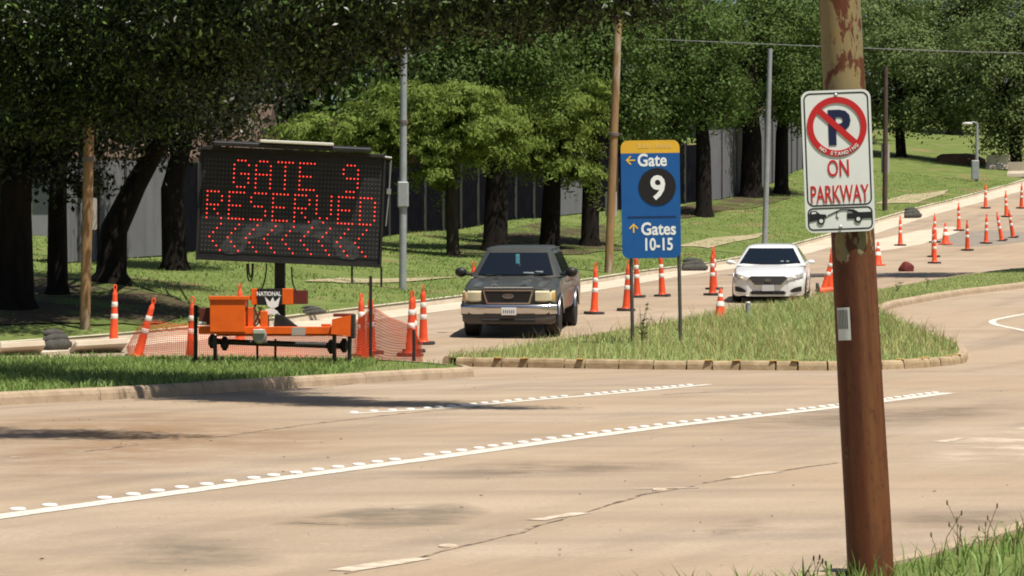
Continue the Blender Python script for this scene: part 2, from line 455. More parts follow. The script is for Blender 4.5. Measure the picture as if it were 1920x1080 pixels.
def stain(pix, kind, lift, soft=.55):
    P = np.array([flat(u, v) for u, v in pix]); P = resample(np.vstack([P, P[:1]]), 49)[:-1]; c = P.mean(0); V, W = [(c[0], c[1], lift)], [1.0]; Fs = []; n = len(P)
    ts = np.linspace(.1, 1, 10)
    for t in ts:
        for q_ in P: V.append((*(c + (q_ - c) * t), lift)); W.append(float(np.clip((1 - t) / soft, 0, 1)))
    Fs = [(0, 1 + i, 1 + (i + 1) % n) for i in range(n)]
    for r_ in range(len(ts) - 1): Fs += [(1 + r_ * n + i, 1 + (r_ + 1) * n + i, 1 + (r_ + 1) * n + (i + 1) % n, 1 + r_ * n + (i + 1) % n) for i in range(n)]
    me = bpy.data.meshes.new('road_stain'); me.from_pydata(V, [], Fs); me.update()
    if me.polygons[0].normal.z < 0: me.flip_normals()
    me.attributes.new('wear', 'FLOAT', 'POINT').data.foreach_set('value', W); me.materials.append(STAINS[kind])
    return link('road_stain', me, road)
stain([(490, 985), (640, 955), (760, 944), (870, 940), (930, 958), (870, 985), (700, 994)], 'grey', .0020, .35)
stain([(1640, 905), (1660, 850), (1760, 808), (2000, 780), (2100, 840), (2000, 890), (1800, 900)], 'pale', .0022, .7)
stain([(1600, 985), (1660, 962), (1900, 952), (2050, 965), (1950, 990), (1700, 995)], 'dark', .0024, .7)
stain([(1200, 800), (1500, 770), (1960, 752), (1990, 775), (1600, 800), (1300, 815)], 'dark', .0026, .7)
stain([(700, 885), (950, 862), (1300, 862), (1350, 880), (1050, 898), (760, 905)], 'dark', .0028, .7)
stain([(-80, 930), (-80, 780), (300, 760), (620, 790), (760, 830), (400, 880), (150, 930)], 'rust', .0018, .8)
stain([(100, 1075), (300, 1000), (520, 1010), (560, 1060), (350, 1085)], 'grey', .0016, .8)
stain([(1480, 990), (1330, 1010), (1300, 985), (1420, 970)], 'dark', .0030, .7)
def hill_patch(pix, m, lift):
    P = np.array([hit(u, v, 0, lambda x, y: g(y))[:2] for u, v in pix]); P = resample(np.vstack([P, P[:1]]), 60)[:-1]
    b = MB(); c = P.mean(0); rows = [[(*(c + (p - c) * t), float(g((c + (p - c) * t)[1])) + lift) for p in P] for t in (.02, .3, .6, .8, 1.0)]
    b.grid([list(reversed(r)) for r in rows], close=True); return b.build('road_patch', m, road)
hill_patch([(1560, 462), (1640, 450), (1725, 432), (1790, 425), (1800, 434), (1730, 458), (1660, 470), (1565, 478)], M_PALE, .006)
hill_patch([(1755, 452), (1790, 436), (1860, 432), (1930, 436), (1930, 452), (1850, 462), (1770, 462)], mat('grey_patch', (.22, .19, .155), .85, (.27, .23, .185), 1.5, 5), .005)
# turning arrow outline on the right carriageway
arrow = [hit(u, v, 0, lambda x, y: g(y))[:2] for u, v in [(1990, 578), (1930, 588), (1885, 596), (1856, 602), (1866, 610), (1900, 616), (1990, 634)]]
sheet_strip('lane_arrow', smooth_poly(arrow, 30, 2), .16, M_PAINT, .005, road)

# far kerb with pale gutter, verge, pavement
FCs = smooth_poly(FAR_CURB, 260, 2)
verge = loft('verge', FCs, offset_poly(smooth_poly(FAR_CURB, 260, 2), 2.0), 3, verge_z, M_GRASSGROUND)
far_edge = np.c_[np.linspace(-190, -30, 260), np.linspace(110, 620, 260)]
hill = loft('lawn_hillside', offset_poly(FCs, 1.98), far_edge, 90, verge_z, M_GRASSGROUND)
tag(verge, 'narrow grass verge behind the far kerb'); tag(hill, 'grassy hillside climbing behind the far kerb')
gut = loft('gutter', offset_poly(FCs, -1.25), offset_poly(FCs, .02), 4, lambda x, y: g(y) + .006, M_PALE)
tag(gut, 'pale new concrete gutter strip along the far kerb')

M_PATHS = mat('dusty_path', (.40, .33, .22), .9, (.28, .25, .13), 2, 6, .4, .65, spec=.15)
def soil_patch(pix, label):
    P = np.array([hit(u, v)[:2] for u, v in pix]); c = P.mean(0); V = [(c[0], c[1])]; Fs = []; n = len(P) * 4; ring = np.array([P[int(i // 4)] * (1 - (i % 4) / 4) + P[(int(i // 4) + 1) % len(P)] * ((i % 4) / 4) for i in range(n)])
    for t in np.linspace(.12, 1, 9): V += [tuple(c + (q - c) * t * (1 + .05 * math.sin(i * 1.7))) for i, q in enumerate(ring)]
    Fs = [(0, 1 + i, 1 + (i + 1) % n) for i in range(n)]
    for r_ in range(8):
        Fs += [(1 + r_ * n + i, 1 + (r_ + 1) * n + i, 1 + (r_ + 1) * n + (i + 1) % n, 1 + r_ * n + (i + 1) % n) for i in range(n)]
    V = np.array(V); V = np.c_[V, verge_z(V[:, 0], V[:, 1]) + .03]
    me = bpy.data.meshes.new('bare_soil'); me.from_pydata(V.tolist(), [], Fs); me.validate(); me.materials.append(M_EARTH)
    me.update(); o = link('bare_soil', me)
    if me.polygons[0].normal.z < 0: me.flip_normals()
    return tag(o, label, kind='structure')
SOIL = [[(-120, 605), (-120, 525), (60, 520), (190, 528), (330, 560), (400, 590), (260, 612), (150, 610)], [(860, 474), (900, 440), (1010, 420), (1130, 425), (1160, 470), (1080, 478), (960, 480)], [(1200, 400), (1330, 378), (1440, 355), (1480, 372), (1400, 392), (1280, 410)]]
for pix_, lb_ in (([(1640, 383), (1700, 366), (1778, 357), (1770, 365), (1716, 382)], 'pale footpath wedge on the right hillside lawn'), ([(1270, 462), (1330, 448), (1440, 436), (1420, 447), (1330, 466)], 'pale footpath strip behind the gate sign'), ([(570, 529), (640, 523), (735, 524), (860, 521), (760, 530), (640, 532)], 'pale footpath strip behind the message trailer')):
    o = soil_patch(pix_, lb_); o.name = 'footpath'; o.data.materials[0] = M_PATHS
for sp_, lb_ in zip(SOIL, ['bare dark soil under the left trees', 'bare dark soil under the middle trees', 'bare dark soil under the trees right of the gate sign']): soil_patch(sp_, lb_)

PROF = [(0, -.08), (.012, .09), (.03, .135), (.065, .158), (.17, .16), (.17, -.08)]
def kerb(name, P, m, step, label, zf=g, flip=1, gap=.012, var=0.0, prof=PROF, y_lo=20, y_hi=150):
    root = bpy.data.objects.new(name, None); COL.objects.link(root); tag(root, label, kind='structure')
    s = np.r_[0, np.cumsum(np.hypot(*np.diff(P, axis=0).T))]
    at_ = lambda t: np.array([np.interp(t, s, P[:, 0]), np.interp(t, s, P[:, 1])])
    t = 0; ends = []
    while t < s[-1] - .1:
        st = step * (1 + random.uniform(-var, var)); t2 = min(t + st, s[-1])
        ns = 3 if st > 1 else 2
        rows = []; dz = random.uniform(-.008, .008) if var else random.uniform(-.004, .004); do = random.uniform(-.012, .012) if var else 0
        for tt in np.linspace(t, t2 - gap, ns):
            p = at_(tt); q = at_(min(tt + .2, s[-1])) - at_(max(tt - .2, 0)); q /= np.hypot(*q) + 1e-9
            n = np.array([-q[1], q[0]]) * flip
            rows.append([(p[0] + n[0] * (a + do), p[1] + n[1] * (a + do), float(zf(p[1])) + h + dz) for a, h in prof])
        b = MB()
        b.grid(rows, close=True)
        n_ = len(prof); b.f.append(tuple(range(n_))); b.f.append(tuple((ns - 1) * n_ + k for k in reversed(range(n_))))
        b.build('kerb_stone', m, root); ends.append(at_(t2))
        t = t2
    return root, ends
kerb('far_kerb', FCs, M_PALE, 3.0, 'pale new concrete kerb along the far verge', prof=[(a, h * 1.05 + .0) for a, h in PROF])

# left island (message trailer stands on it)
I1_near = smooth_poly([(-16, 16.5), (-11, 27.5), (-6.25, 38.3), (-4.8, 40.6), (-3.05, 45.2), (-1.5, 48.8), (-.75, 50.4), (-.45, 51.3), (-.75, 52.3)], 90, 2)
I1_far = smooth_poly([(-30, 42), (-20, 50), (-12, 55.2), (-9, 56.6), (-6, 57.1), (-4, 56.9), (-2.4, 55.8), (-1.3, 54), (-.9, 52.6)], 90, 2)
zi1 = lambda x, y: g(y) + .14 + .0 * x
isl1 = loft('grass_island', offset_poly(I1_near, .15), offset_poly(I1_far, -.15), 14, zi1, M_GRASSGROUND)
tag(isl1, 'short grass island under the message trailer')
kerb('island_kerb', I1_near, M_KERB, 2.6, 'tan cast kerb on the near side of the left grass island')
kerb('island_kerb', I1_far, M_KERB, 2.6, 'kerb on the far side of the left grass island', flip=-1)
# middle island (gate sign stands on it) running on up the hill as the median
I2_A = np.array([(-1.25, 57.2), (-.2, 60), (.9, 63.5), (2.0, 66), (3.1, 68.5), (4.2, 71), (5.6, 74), (6.9, 77), (8.0, 80), (9.3, 84), (11.2, 90), (15.1, 100.5), (22, 116), (30, 132)])
I2_B = np.array([(-1.0, 56.5), (2.0, 55.0), (5.4, 54.2), (6.9, 55.2), (8.3, 58.0), (8.8, 62), (8.5, 69), (8.5, 74), (9.3, 77.5), (10.4, 80.5), (12, 85), (14.7, 90.5), (19, 100), (28, 118)])
def dens(P, n=140):
    t = np.linspace(0, len(P) - 1, n); i = np.clip(t.astype(int), 0, len(P) - 2); f = (t - i)[:, None]
    Q = P[i] * (1 - f) + P[i + 1] * f
    for _ in range(6): Q[1:-1] = (Q[:-2] + 2 * Q[1:-1] + Q[2:]) / 4
    return Q
I2_As, I2_Bs = dens(I2_A), dens(I2_B)
zi2 = lambda x, y: g(y) + .14
isl2 = loft('grass_island', offset_poly(I2_As, -.14), offset_poly(I2_Bs, .14), 16, zi2, mat('island_soil', (.25, .265, .10), .95, (.18, .20, .07), 1.5, 7, .35, .6, .3, 20, spec=.1))
tag(isl2, 'overgrown grass island and median under the blue gate sign')
nB = 44
_, ends = kerb('island_kerb', I2_Bs[:nB], M_KERB2, .56, 'worn kerb of short blocks with yellow paint remnants on the middle island', gap=.032, var=.38)
kerb('island_kerb', I2_Bs[nB - 1:], M_KERB, 2.5, 'tan kerb on the right side of the grass median')
kerb('island_kerb', I2_As, M_KERB, 2.5, 'tan kerb on the pickup side of the grass median', flip=-1)
kroot = bpy.data.objects['island_kerb.002']
ymesh = MB().box((0, 0, 0), (.12, .17, .022), bev=.006).mesh('yellow_paint', M_YELLOW)
for e in ends[:-1]:
    if random.random() < .3: continue
    o = link('yellow_paint', ymesh, kroot); o.location = (e[0] - .07 + random.uniform(-.03, .02), e[1] + .085, float(g(e[1])) + .158)
    o.rotation_euler = (R(-8), random.uniform(-.1, .1), random.uniform(-.2, .2))
# near verge at the right
V_edge = smooth_poly([(-3.2, 8.3), (-1.0, 11.0), (.1, 12.6), (1.0, 13.7), (1.75, 14.9), (2.8, 17.5), (4.6, 22), (8.5, 32), (14, 44)], 60, 2)
V_in = V_edge + np.array([10., -6.])
nver = loft('near_verge', offset_poly(V_edge, -.15), V_in, 14, lambda x, y: g(y) + .14, M_GRASSGROUND)
tag(nver, 'grass verge at the foot of the rusty pole')
kerb('near_kerb', V_edge, M_KERB, 2.4, 'kerb at the edge of the near verge', flip=-1)

# ------------------------------------------------------------------ grass blades
M_BLADE = mat('grass_blades', (.225, .315, .088), .6, island=.5, transl=.35, spec=.3)
M_BLADE_DRY = mat('grass_blades_island', (.37, .44, .165), .6, island=.5, transl=.4, spec=.3)
M_STRAW = mat('straw_stems', (.42, .33, .15), .7, island=.4, transl=.2)
def blades(name, P, z0, h, w, m, label, lean=.35, seed=1, parent=None):
    rs = np.random.default_rng(seed); n = len(P)
    a = rs.uniform(0, 2 * math.pi, n); hh = h * rs.uniform(.45, 1.15, n); ww = w * rs.uniform(.6, 1.3, n)
    dx, dy = np.cos(a), np.sin(a); la = rs.uniform(0, 2 * math.pi, n); ll = lean * hh * rs.uniform(.2, 1.4, n)
    B = np.c_[P, z0]
    L = B + np.c_[-dx * ww / 2, -dy * ww / 2, np.full(n, -.01)]; Rr = B + np.c_[dx * ww / 2, dy * ww / 2, np.full(n, -.01)]
    M1 = B + np.c_[np.cos(la) * ll * .35 - dx * ww * .4, np.sin(la) * ll * .35 - dy * ww * .4, hh * .6]
    M2 = B + np.c_[np.cos(la) * ll * .35 + dx * ww * .4, np.sin(la) * ll * .35 + dy * ww * .4, hh * .6]
    T = B + np.c_[np.cos(la) * ll, np.sin(la) * ll, hh]
    V = np.stack([L, Rr, M2, M1, T], 1).reshape(-1, 3); k = np.arange(n) * 5
    F3 = np.concatenate([np.c_[k, k + 1, k + 2], np.c_[k, k + 2, k + 3], np.c_[k + 3, k + 2, k + 4]])
    o = np_mesh(name, V, F3, m, parent)
    if label: tag(o, label, 'grass', kind='stuff')
    return o
def sample_loft(A, B, n, seed, keep=None):
    rs = np.random.default_rng(seed); 
    i = rs.uniform(0, len(A) - 1.001, n * 3); t = rs.uniform(0, 1, n * 3)
    k = i.astype(int); f = (i - k)[:, None]
    a = A[k] * (1 - f) + A[k + 1] * f; b = B[k] * (1 - f) + B[k + 1] * f
    seg = np.hypot(*(B[k] - A[k]).T) * np.hypot(*(A[k + 1] - A[k] + B[k + 1] - B[k]).T)
    P = a * (1 - t[:, None]) + b * t[:, None]
    pr = seg / seg.max(); ok = rs.uniform(0, 1, len(pr)) < np.maximum(pr, .02)
    inside = np.abs(P[:, 0]) < P[:, 1] * .175 + .5
    P = P[ok & inside]
    if keep is not None: P = P[keep(P)]
    return P[:n]
rs0 = np.random.default_rng(3)
def lumps(P, sc, seed):                   # cheap smooth variation 0..1
    r = np.random.default_rng(seed); v = 0
    for k in range(4):
        d = r.normal(size=2) * sc * (1 + k * .7); v = v + np.sin(P @ d + r.uniform(0, 6))
    return .5 + v / 8
# left island: mown short
P = sample_loft(offset_poly(I1_near, .2), offset_poly(I1_far, -.2), 52000, 11)
P = P[~((P[:, 0] > -2.3) & (np.random.default_rng(2).uniform(size=len(P)) < .88))]
blades('short_grass', P, zi1(P[:, 0], P[:, 1]), .085 + .07 * lumps(P, .9, 1) ** 2, .016, M_BLADE, 'short green grass growing on the left island', lean=.9, seed=5)
# middle island: tall and ragged
P = sample_loft(offset_poly(I2_As, -.12), offset_poly(I2_Bs, .2), 125000, 12)
lh = lumps(P, .55, 4); edge = np.clip((P[:, 1] - 54) / 5, .4, 1) * np.clip((86 - P[:, 1]) / 8, .3, 1)
blades('tall_grass', P, zi2(P[:, 0], P[:, 1]), (.09 + .27 * lh ** 1.5) * edge, .014, M_BLADE_DRY, 'tall ragged grass covering the middle island', lean=.85, seed=6)
P2 = P[rs0.permutation(len(P))[:5000]]
P2 = P2[P2[:, 1] < 80]
blades('dry_stems', P2, zi2(P2[:, 0], P2[:, 1]), .26 + .22 * lumps(P2, .5, 9), .011, M_STRAW, 'dry straw coloured stems among the tall island grass', lean=.6, seed=7)
# lawn on the far side, as far as blades can be seen
P = sample_loft(FCs, offset_poly(FCs, 24), 110000, 13, keep=lambda P: (P[:, 1] < 170) & (lumps(P, .35, 21) > .30))
P = P[~((P[:, 0] / P[:, 1] * F_PX + 960 < 300) & (P[:, 1] < 76) & (np.random.default_rng(5).uniform(size=len(P)) < .85))]
blades('lawn_grass', P, verge_z(P[:, 0], P[:, 1]), .05 + .05 * lumps(P, .8, 8), .026, M_BLADE, 'mown lawn grass on the far side verge and slope', lean=1.3, seed=8)
# near verge at the pole foot
P = sample_loft(offset_poly(V_edge, -.22), V_in, 34000, 14, keep=lambda P: P[:, 1] < 24)
blades('verge_grass', P, g(P[:, 1]) + .13, .10 + .10 * lumps(P, 1.6, 10), .010, M_BLADE, 'green verge grass at the foot of the rusty pole', lean=.6, seed=9)
# ------------------------------------------------------------------ rusty pole and its sign
def rust_material():
    m = bpy.data.materials.new('peeling_rusty_paint'); m.use_nodes = True
    nt = m.node_tree; N = nt.nodes; L = nt.links; p = N['Principled BSDF']
    tc = N.new('ShaderNodeTexCoord')
    def nz(scale, st, detail=7, rough=.62):
        mp = N.new('ShaderNodeMapping'); mp.inputs['Scale'].default_value = st; L.new(tc.outputs['Object'], mp.inputs[0])
        n = N.new('ShaderNodeTexNoise'); n.inputs['Scale'].default_value = scale; n.inputs['Detail'].default_value = detail; n.inputs['Roughness'].default_value = rough
        L.new(mp.outputs[0], n.inputs['Vector']); return n.outputs[0]
    def rmp(x, a, b, c=0., d=1.):
        r = N.new('ShaderNodeMapRange'); r.inputs[1].default_value = a; r.inputs[2].default_value = b; r.inputs[3].default_value = c; r.inputs[4].default_value = d
        L.new(x, r.inputs[0]); return r.outputs[0]
    def mx(f, a, b):
        x = N.new('ShaderNodeMix'); x.data_type = 'RGBA'; L.new(f, x.inputs[0])
        for i, c in ((6, a), (7, b)):
            if isinstance(c, tuple): x.inputs[i].default_value = (*c, 1)
            else: L.new(c, x.inputs[i])
        return x.outputs[2]
    rust = mx(rmp(nz(5, (1, 1, .16)), .3, .7), (.068, .021, .010), (.155, .043, .016))
    rust = mx(rmp(nz(3.2, (1.8, 1.8, .10), 7, .7), .52, .64, 0, .7), rust, (.20, .085, .03))
    rust = mx(rmp(nz(30, (1, 1, .5), 8, .75), .54, .66, 0, .6), rust, (.03, .014, .009))
    rust = mx(rmp(nz(5, (1, 1, .3), 5), .55, .7, 0, .7), rust, (.035, .017, .010))
    paint = mx(rmp(nz(7, (1, 1, .5)), .35, .65), (.255, .180, .075), (.20, .175, .095))
    paint = mx(rmp(nz(22, (1, 1, .6), 8, .7), .55, .68, 0, .6), paint, (.15, .075, .03))
    sp = N.new('ShaderNodeSeparateXYZ'); L.new(tc.outputs['Object'], sp.inputs[0])
    hgt = rmp(sp.outputs['Z'], 1.2, 1.9, -.15, .055)             # paint survives high on the pole, weathered away low
    ad = N.new('ShaderNodeMath'); ad.operation = 'ADD'; L.new(nz(8.5, (1, 1, .38), 10, .66), ad.inputs[0]); L.new(hgt, ad.inputs[1])
    c = mx(rmp(ad.outputs[0], .49, .505), rust, paint)
    L.new(c, p.inputs['Base Color'])
    p.inputs['Roughness'].default_value = .62; p.inputs['Specular IOR Level'].default_value = .3
    b = N.new('ShaderNodeBump'); b.inputs['Strength'].default_value = .5; b.inputs['Distance'].default_value = .006
    L.new(ad.outputs[0], b.inputs['Height']); L.new(b.outputs[0], p.inputs['Normal'])
    return m
M_RUST = rust_material()
D0 = 14.1
pole = thing('rusty_pole', 'leaning rusty steel pole with peeling yellow paint at the right', 'pole', (PX(1634, D0), D0, .10))
lean = R(-3.1)
rows = []
for k in range(25):
    z = -.15 + 3.75 * k / 24; r = .1025 - .0042 * z
    rows.append((z, r))
b = MB(); rr = random.Random(4)
b.grid([[(r * (1 + .012 * math.sin(3 * a + z * 5) + .006 * rr.uniform(-1, 1)) * math.cos(a), r * (1 + .012 * math.sin(2 * a + z * 3)) * math.sin(a), z) for a in [2 * math.pi * i / 28 for i in range(28)]] for z, r in rows], close=True)
shaft = b.build('shaft', M_RUST, pole, 60)
pole.rotation_euler = (0, lean, 0)
M_WHITE = mat('white_sheeting', (.74, .76, .74), .45, (.68, .70, .68), 5, 4)
M_BLACK = mat('black_vinyl', (.012, .012, .014), .5)
M_NAVY = mat('navy_ink', (.010, .014, .055), .45)
M_RED = mat('red_ink', (.50, .016, .018), .45)
M_ALU = mat('bare_aluminium', (.5, .5, .5), .4, metal=.8)
# bar-code sticker wrapped on the pole
def wrap(z0, z1, a0, a1, r, name, m, par):
    rows = [[(r * math.cos(a), r * math.sin(a), z) for a in np.linspace(a0, a1, 8)] for z in np.linspace(z0, z1, 4)]
    MB().grid(rows).build(name, m, par, 60)
zs = lambda v: (1080 - v) / 425.0
wrap(zs(627) + .02, zs(566) + .02, R(208), R(247), .1035, 'sticker', M_WHITE, pole)
stk = bpy.data.objects['sticker']
for i in range(7):
    a = 211 + i * 4.6; wrap(zs(606) + .02, zs(570) + .02, R(a), R(a + 2.2), .1043, 'sticker_bar', M_BLACK, stk)
# sign
SD = D0 - .125
sg_ = thing('parking_sign', 'white no parking on parkway sign with red ring bolted to the rusty pole', 'sign', (PX(1571.5, SD), SD, PZ(302, SD)), (0, R(-2.2), R(2)))
W, H = .305, .62; SC = F_PX / SD
MB().prism(rrect(-W / 2, -H / 2, W / 2, H / 2, .036), 0, .003).build('panel', M_WHITE, sg_)
q = lambda u, v: ((u - 1571.5) / SC, (302 - v) / SC)
# border lines: tall upper panel and small lower panel
def border(x0, z0, x1, z1, r, w, par):
    MB().ring(rrect(x0, z0, x1, z1, r), rrect(x0 + w, z0 + w, x1 - w, z1 - w, max(r - w, .004)), -.0012, -.0002).build('border', M_BLACK, par)
zb = -.198
border(-W / 2 + .010, zb + .003, W / 2 - .010, H / 2 - .010, .030, .006, sg_)
border(-W / 2 + .010, -H / 2 + .010, W / 2 - .010, zb - .003, .024, .006, sg_)
cz = .150; ro, ri = .131, .104
text_part('P', .205, .006, cz - .073, -.0016, M_NAVY, sg_, 'letter', bold=.0075, sx=.95)
MB().ring(circle(0, cz, ro, 56), circle(0, cz, ri, 56), -.004, -.0022).build('prohibition_ring', M_RED, sg_)
sl = MB(); sl.box((0, 0, 0), (2 * ri + .012, .0016, .027), Matrix.Translation((0, -.0034, cz)) @ Matrix.Rotation(R(43), 4, 'Y')); sl.build('prohibition_slash', M_RED, sg_)
word = 'NO STANDING'
for i, ch in enumerate(word):
    if ch == ' ': continue
    a = R(-128 + i * 8.2); rad = (ro + ri) / 2
    T = Matrix.Translation((rad * math.cos(a), 0, cz + rad * math.sin(a))) @ Matrix.Rotation(-(a + R(90)), 4, 'Y')
    text_part(ch, .021, 0, -.0075, -.0052, M_WHITE, sg_, 'letter', M=T, bold=.0006)
text_part('ON', .104, 0, -.066, -.0016, M_RED, sg_, bold=.0008, sx=.60)
text_part('PARKWAY', .108, 0, -.180, -.0016, M_RED, sg_, bold=.0010, sx=.50)
# tow-away pictogram: towed car at left, truck at right, hook between
tow = MB()
tow.prism([(-.135, -.262), (-.075, -.250), (-.058, -.243), (-.064, -.231), (-.088, -.229), (-.106, -.214), (-.128, -.214), (-.135, -.224)], -.003, -.0012)
tow.prism([(.030, -.254), (.138, -.254), (.138, -.226), (.082, -.226), (.060, -.213), (.034, -.211), (.030, -.220), (.050, -.222), (.058, -.230), (.030, -.230)], -.003, -.0012)
tow.tube([(-.055, -.002, -.237), (-.022, -.002, -.222), (.004, -.002, -.212), (.032, -.002, -.212)], .0022, 6)
tow.tube([(-.012, -.002, -.218), (-.018, -.002, -.240), (-.008, -.002, -.250)], .002, 6)
for x, z in ((-.085, -.259), (.078, -.256)): tow.prism(circle(x, z, .0165, 20), -.0045, -.003)
tw = tow.build('tow_pictogram', M_BLACK, sg_)
for x, z in ((-.085, -.259), (.078, -.256)): MB().prism(circle(x, z, .0085, 16), -.0062, -.0046).build('wheel_hub', M_WHITE, tw)
MB().prism([(-.126, -.228), (-.104, -.226), (-.108, -.219), (-.124, -.219)], -.0042, -.0032).build('window', M_WHITE, tw)
for z in (.288, -.288):
    MB().lathe([(.008, 0), (.008, .004), (.004, .006)], 10, Matrix.Translation((0, -.001, z)) @ Matrix.Rotation(R(90), 4, 'X')).build('bolt', M_ALU, sg_)

# ------------------------------------------------------------------ blue gate sign
M_BLUE = mat('blue_sheeting', (.006, .085, .29), .45, (.007, .095, .32), 2, 4)
M_GOLD = mat('gold_sheeting', (.72, .43, .035), .5, (.65, .38, .03), 2, 4)
M_SBLK = mat('black_disc', (.010, .009, .010), .5)
M_POST = mat('dark_grey_post', (.055, .055, .055), .5, (.09, .085, .075), 6, 4)
M_LINE = mat('dark_blue_line', (.008, .030, .11), .5)
M_TXT = mat('white_lettering', (.80, .82, .82), .45)
GDp = 61.5; S1 = F_PX / GDp
gs = thing('gate_sign', 'tall blue wayfinding sign with gold top reading Gate 9 on two posts', 'sign', (PX(1225, GDp), GDp, float(g(GDp)) + .14), (0, R(-.9), R(1)))
gz = lambda v: (540 - v) / S1 + CAM_H - (float(g(GDp)) + .14)
gx = lambda u: (u - 1225) / S1
x0, x1, zt, zm, zl = gx(1169.5), gx(1280), gz(263), gz(287), gz(484)
full = rrect(x0, zl, x1, zt, .14, 6)
def clip(poly, z, above):
    out = []
    for (ax, az), (bx, bz) in zip(poly, poly[1:] + poly[:1]):
        ia, ib = (az >= z) == above, (bz >= z) == above
        if ia: out.append((ax, az))
        if ia != ib: t = (z - az) / (bz - az); out.append((ax + (bx - ax) * t, z))
    return out
MB().prism(clip(full, zm, False), 0, .05).build('panel', M_BLUE, gs)
MB().prism(clip(full, zm, True), -.001, .051).build('gold_band', M_GOLD, gs)
MB().prism(circle(gx(1237), gz(350), 35 / S1, 44), -.012, .0).build('disc', M_SBLK, gs)
text_part('9', .64, gx(1238), gz(373), -.016, M_TXT, gs, bold=.014, sx=.95)
text_part('Gate', .335, gx(1228), gz(311), -.004, M_TXT, gs, bold=.008, sx=.86)
text_part('Gates', .335, gx(1238), gz(440), -.004, M_TXT, gs, bold=.008, sx=.86)
text_part('10-15', .33, gx(1237), gz(469), -.004, M_TXT, gs, bold=.008, sx=.76)
MB().box((gx(1226), -.003, gz(406.5)), (.93, .006, .03)).build('divider', M_LINE, gs)
def arrow_part(cx, cz_, ang):
    T = Matrix.Translation((cx, -.004, cz_)) @ Matrix.Rotation(R(ang), 4, 'Y')
    b = MB(); b.box((0, 0, 0), (.17, .006, .026), T)
    for s_ in (-1, 1): b.box((-.042, -.0005 * s_, s_ * .036), (.125, .006, .026), T @ Matrix.Translation((-.0, 0, 0)) @ Matrix.Translation((-.042, 0, s_ * .036)) @ Matrix.Rotation(R(-s_ * 45), 4, 'Y') @ Matrix.Translation((.042, 0, -s_ * .036)))
    b.build('arrow', M_GOLD2, gs)
M_GOLD2 = mat('gold_arrow', (.80, .50, .06), .5)
arrow_part(gx(1188), gz(300), 0); arrow_part(gx(1191.5), gz(428), 90)
M_FAINT = mat('faded_gold_lettering', (.66, .42, .10), .5)
for i, (u, w) in enumerate([(1204, 6), (1212, 6), (1220, 6), (1230, 3), (1238, 6), (1246, 6), (1254, 6), (1262, 6)]):
    MB().box((gx(u), -.003, gz(274)), (w / S1, .004, .075)).build('faded_letter', M_FAINT, gs)
for u, vb in ((1187, 650), (1277, 646)):
    MB().tube([(gx(u), .08, -.3), (gx(u - 1), .08, zl + .6)], .036, 10).build('post', M_POST, gs, 40)

# ------------------------------------------------------------------ message trailer
M_ORANGE = mat('orange_enamel', (.80, .125, .010), .42, (.66, .10, .010), 3, 5, .4, .7, spec=.4, col3=(.45, .10, .02), scale3=7, lo3=.62, hi3=.75)
M_DKRED = mat('shaded_maroon_paint', (.12, .022, .016), .5)  # dark red carries the shade on the left locker's end
M_BLKM = mat('black_steel', (.012, .012, .013), .5, (.025, .022, .020), 6, 4)
M_FACE = mat('matte_black_display', (.011, .011, .012), .42, (.018, .018, .02), 3, 4)
M_UNLIT = mat('unlit_diodes', (.075, .070, .068), .4)
M_LED = mat('lit_red_diodes', (.5, .02, .02), .4, emit=((1.0, .06, .04), 1.5))
M_GREY = mat('grey_metal', (.30, .30, .29), .45, metal=.5)
M_CABLE = mat('black_rubber', (.012, .012, .012), .6)
TD = 53.6; ST = F_PX / TD
tz0 = float(g(TD)) + .14
tr = thing('message_trailer', 'orange message sign trailer with black display reading gate 9 reserved', 'message sign', (PX(545, TD), TD, tz0))
tx = lambda u: (u - 545) / ST
tz = lambda v: CAM_H + (540 - v) / ST - tz0
TB = Matrix.Translation((tx(546.5), -.10, tz(388))) @ rotm(0, 2.5, 4)
BW, BH = 3.09, 1.90
board = MB().box((0, .13, 0), (BW, .26, BH), TB, .02).build('display_cabinet', M_BLKM, tr)
MB().box((0, -.004, .02), (BW - .10, .012, BH - .22), TB).build('display_face', M_FACE, board)
fr = MB()
for s_ in (-1, 1): fr.box((s_ * (BW / 2 - .012), -.02, 0), (.035, .05, BH + .01), TB)
fr.box((0, -.022, -BH / 2 + .03), (BW - .04, .05, .06), TB)
fr.box((0, -.06, BH / 2 - .035), (BW - .03, .13, .05), TB)
fr.build('display_frame', M_BLKM, board)
GL = {'G': ('01110', '10001', '10000', '10111', '10001', '10001', '01110'), 'A': ('01110', '10001', '10001', '11111', '10001', '10001', '10001'),
      'T': ('11111', '00100', '00100', '00100', '00100', '00100', '00100'), 'E': ('11111', '10000', '10000', '11110', '10000', '10000', '11111'),
      '9': ('01110', '10001', '10001', '01111', '00001', '00001', '01110'), 'R': ('11110', '10001', '10001', '11110', '10100', '10010', '10001'),
      'S': ('01111', '10000', '10000', '01110', '00001', '00001', '11110'), 'V': ('10001', '10001', '10001', '10001', '10001', '01010', '00100'),
      'D': ('11110', '10001', '10001', '10001', '10001', '10001', '11110'), '<': ('0001', '0010', '0100', '1000', '0100', '0010', '0001'), ' ': ('00000',) * 7}
cp, rp = .0608, .0735
litp = set()
def put(line, col0, s_, pitch=6):
    for i, ch in enumerate(s_):
        for r_, row in enumerate(GL[ch]):
            for c_, bit in enumerate(row):
                if bit == '1': litp.add((line, r_, col0 + i * pitch + c_))
put(0, 8, 'GATE 9'); put(1, 1, 'RESERVED'); put(2, 2, '<<<<<<<<<', 5)
lit, unl = MB(), MB()
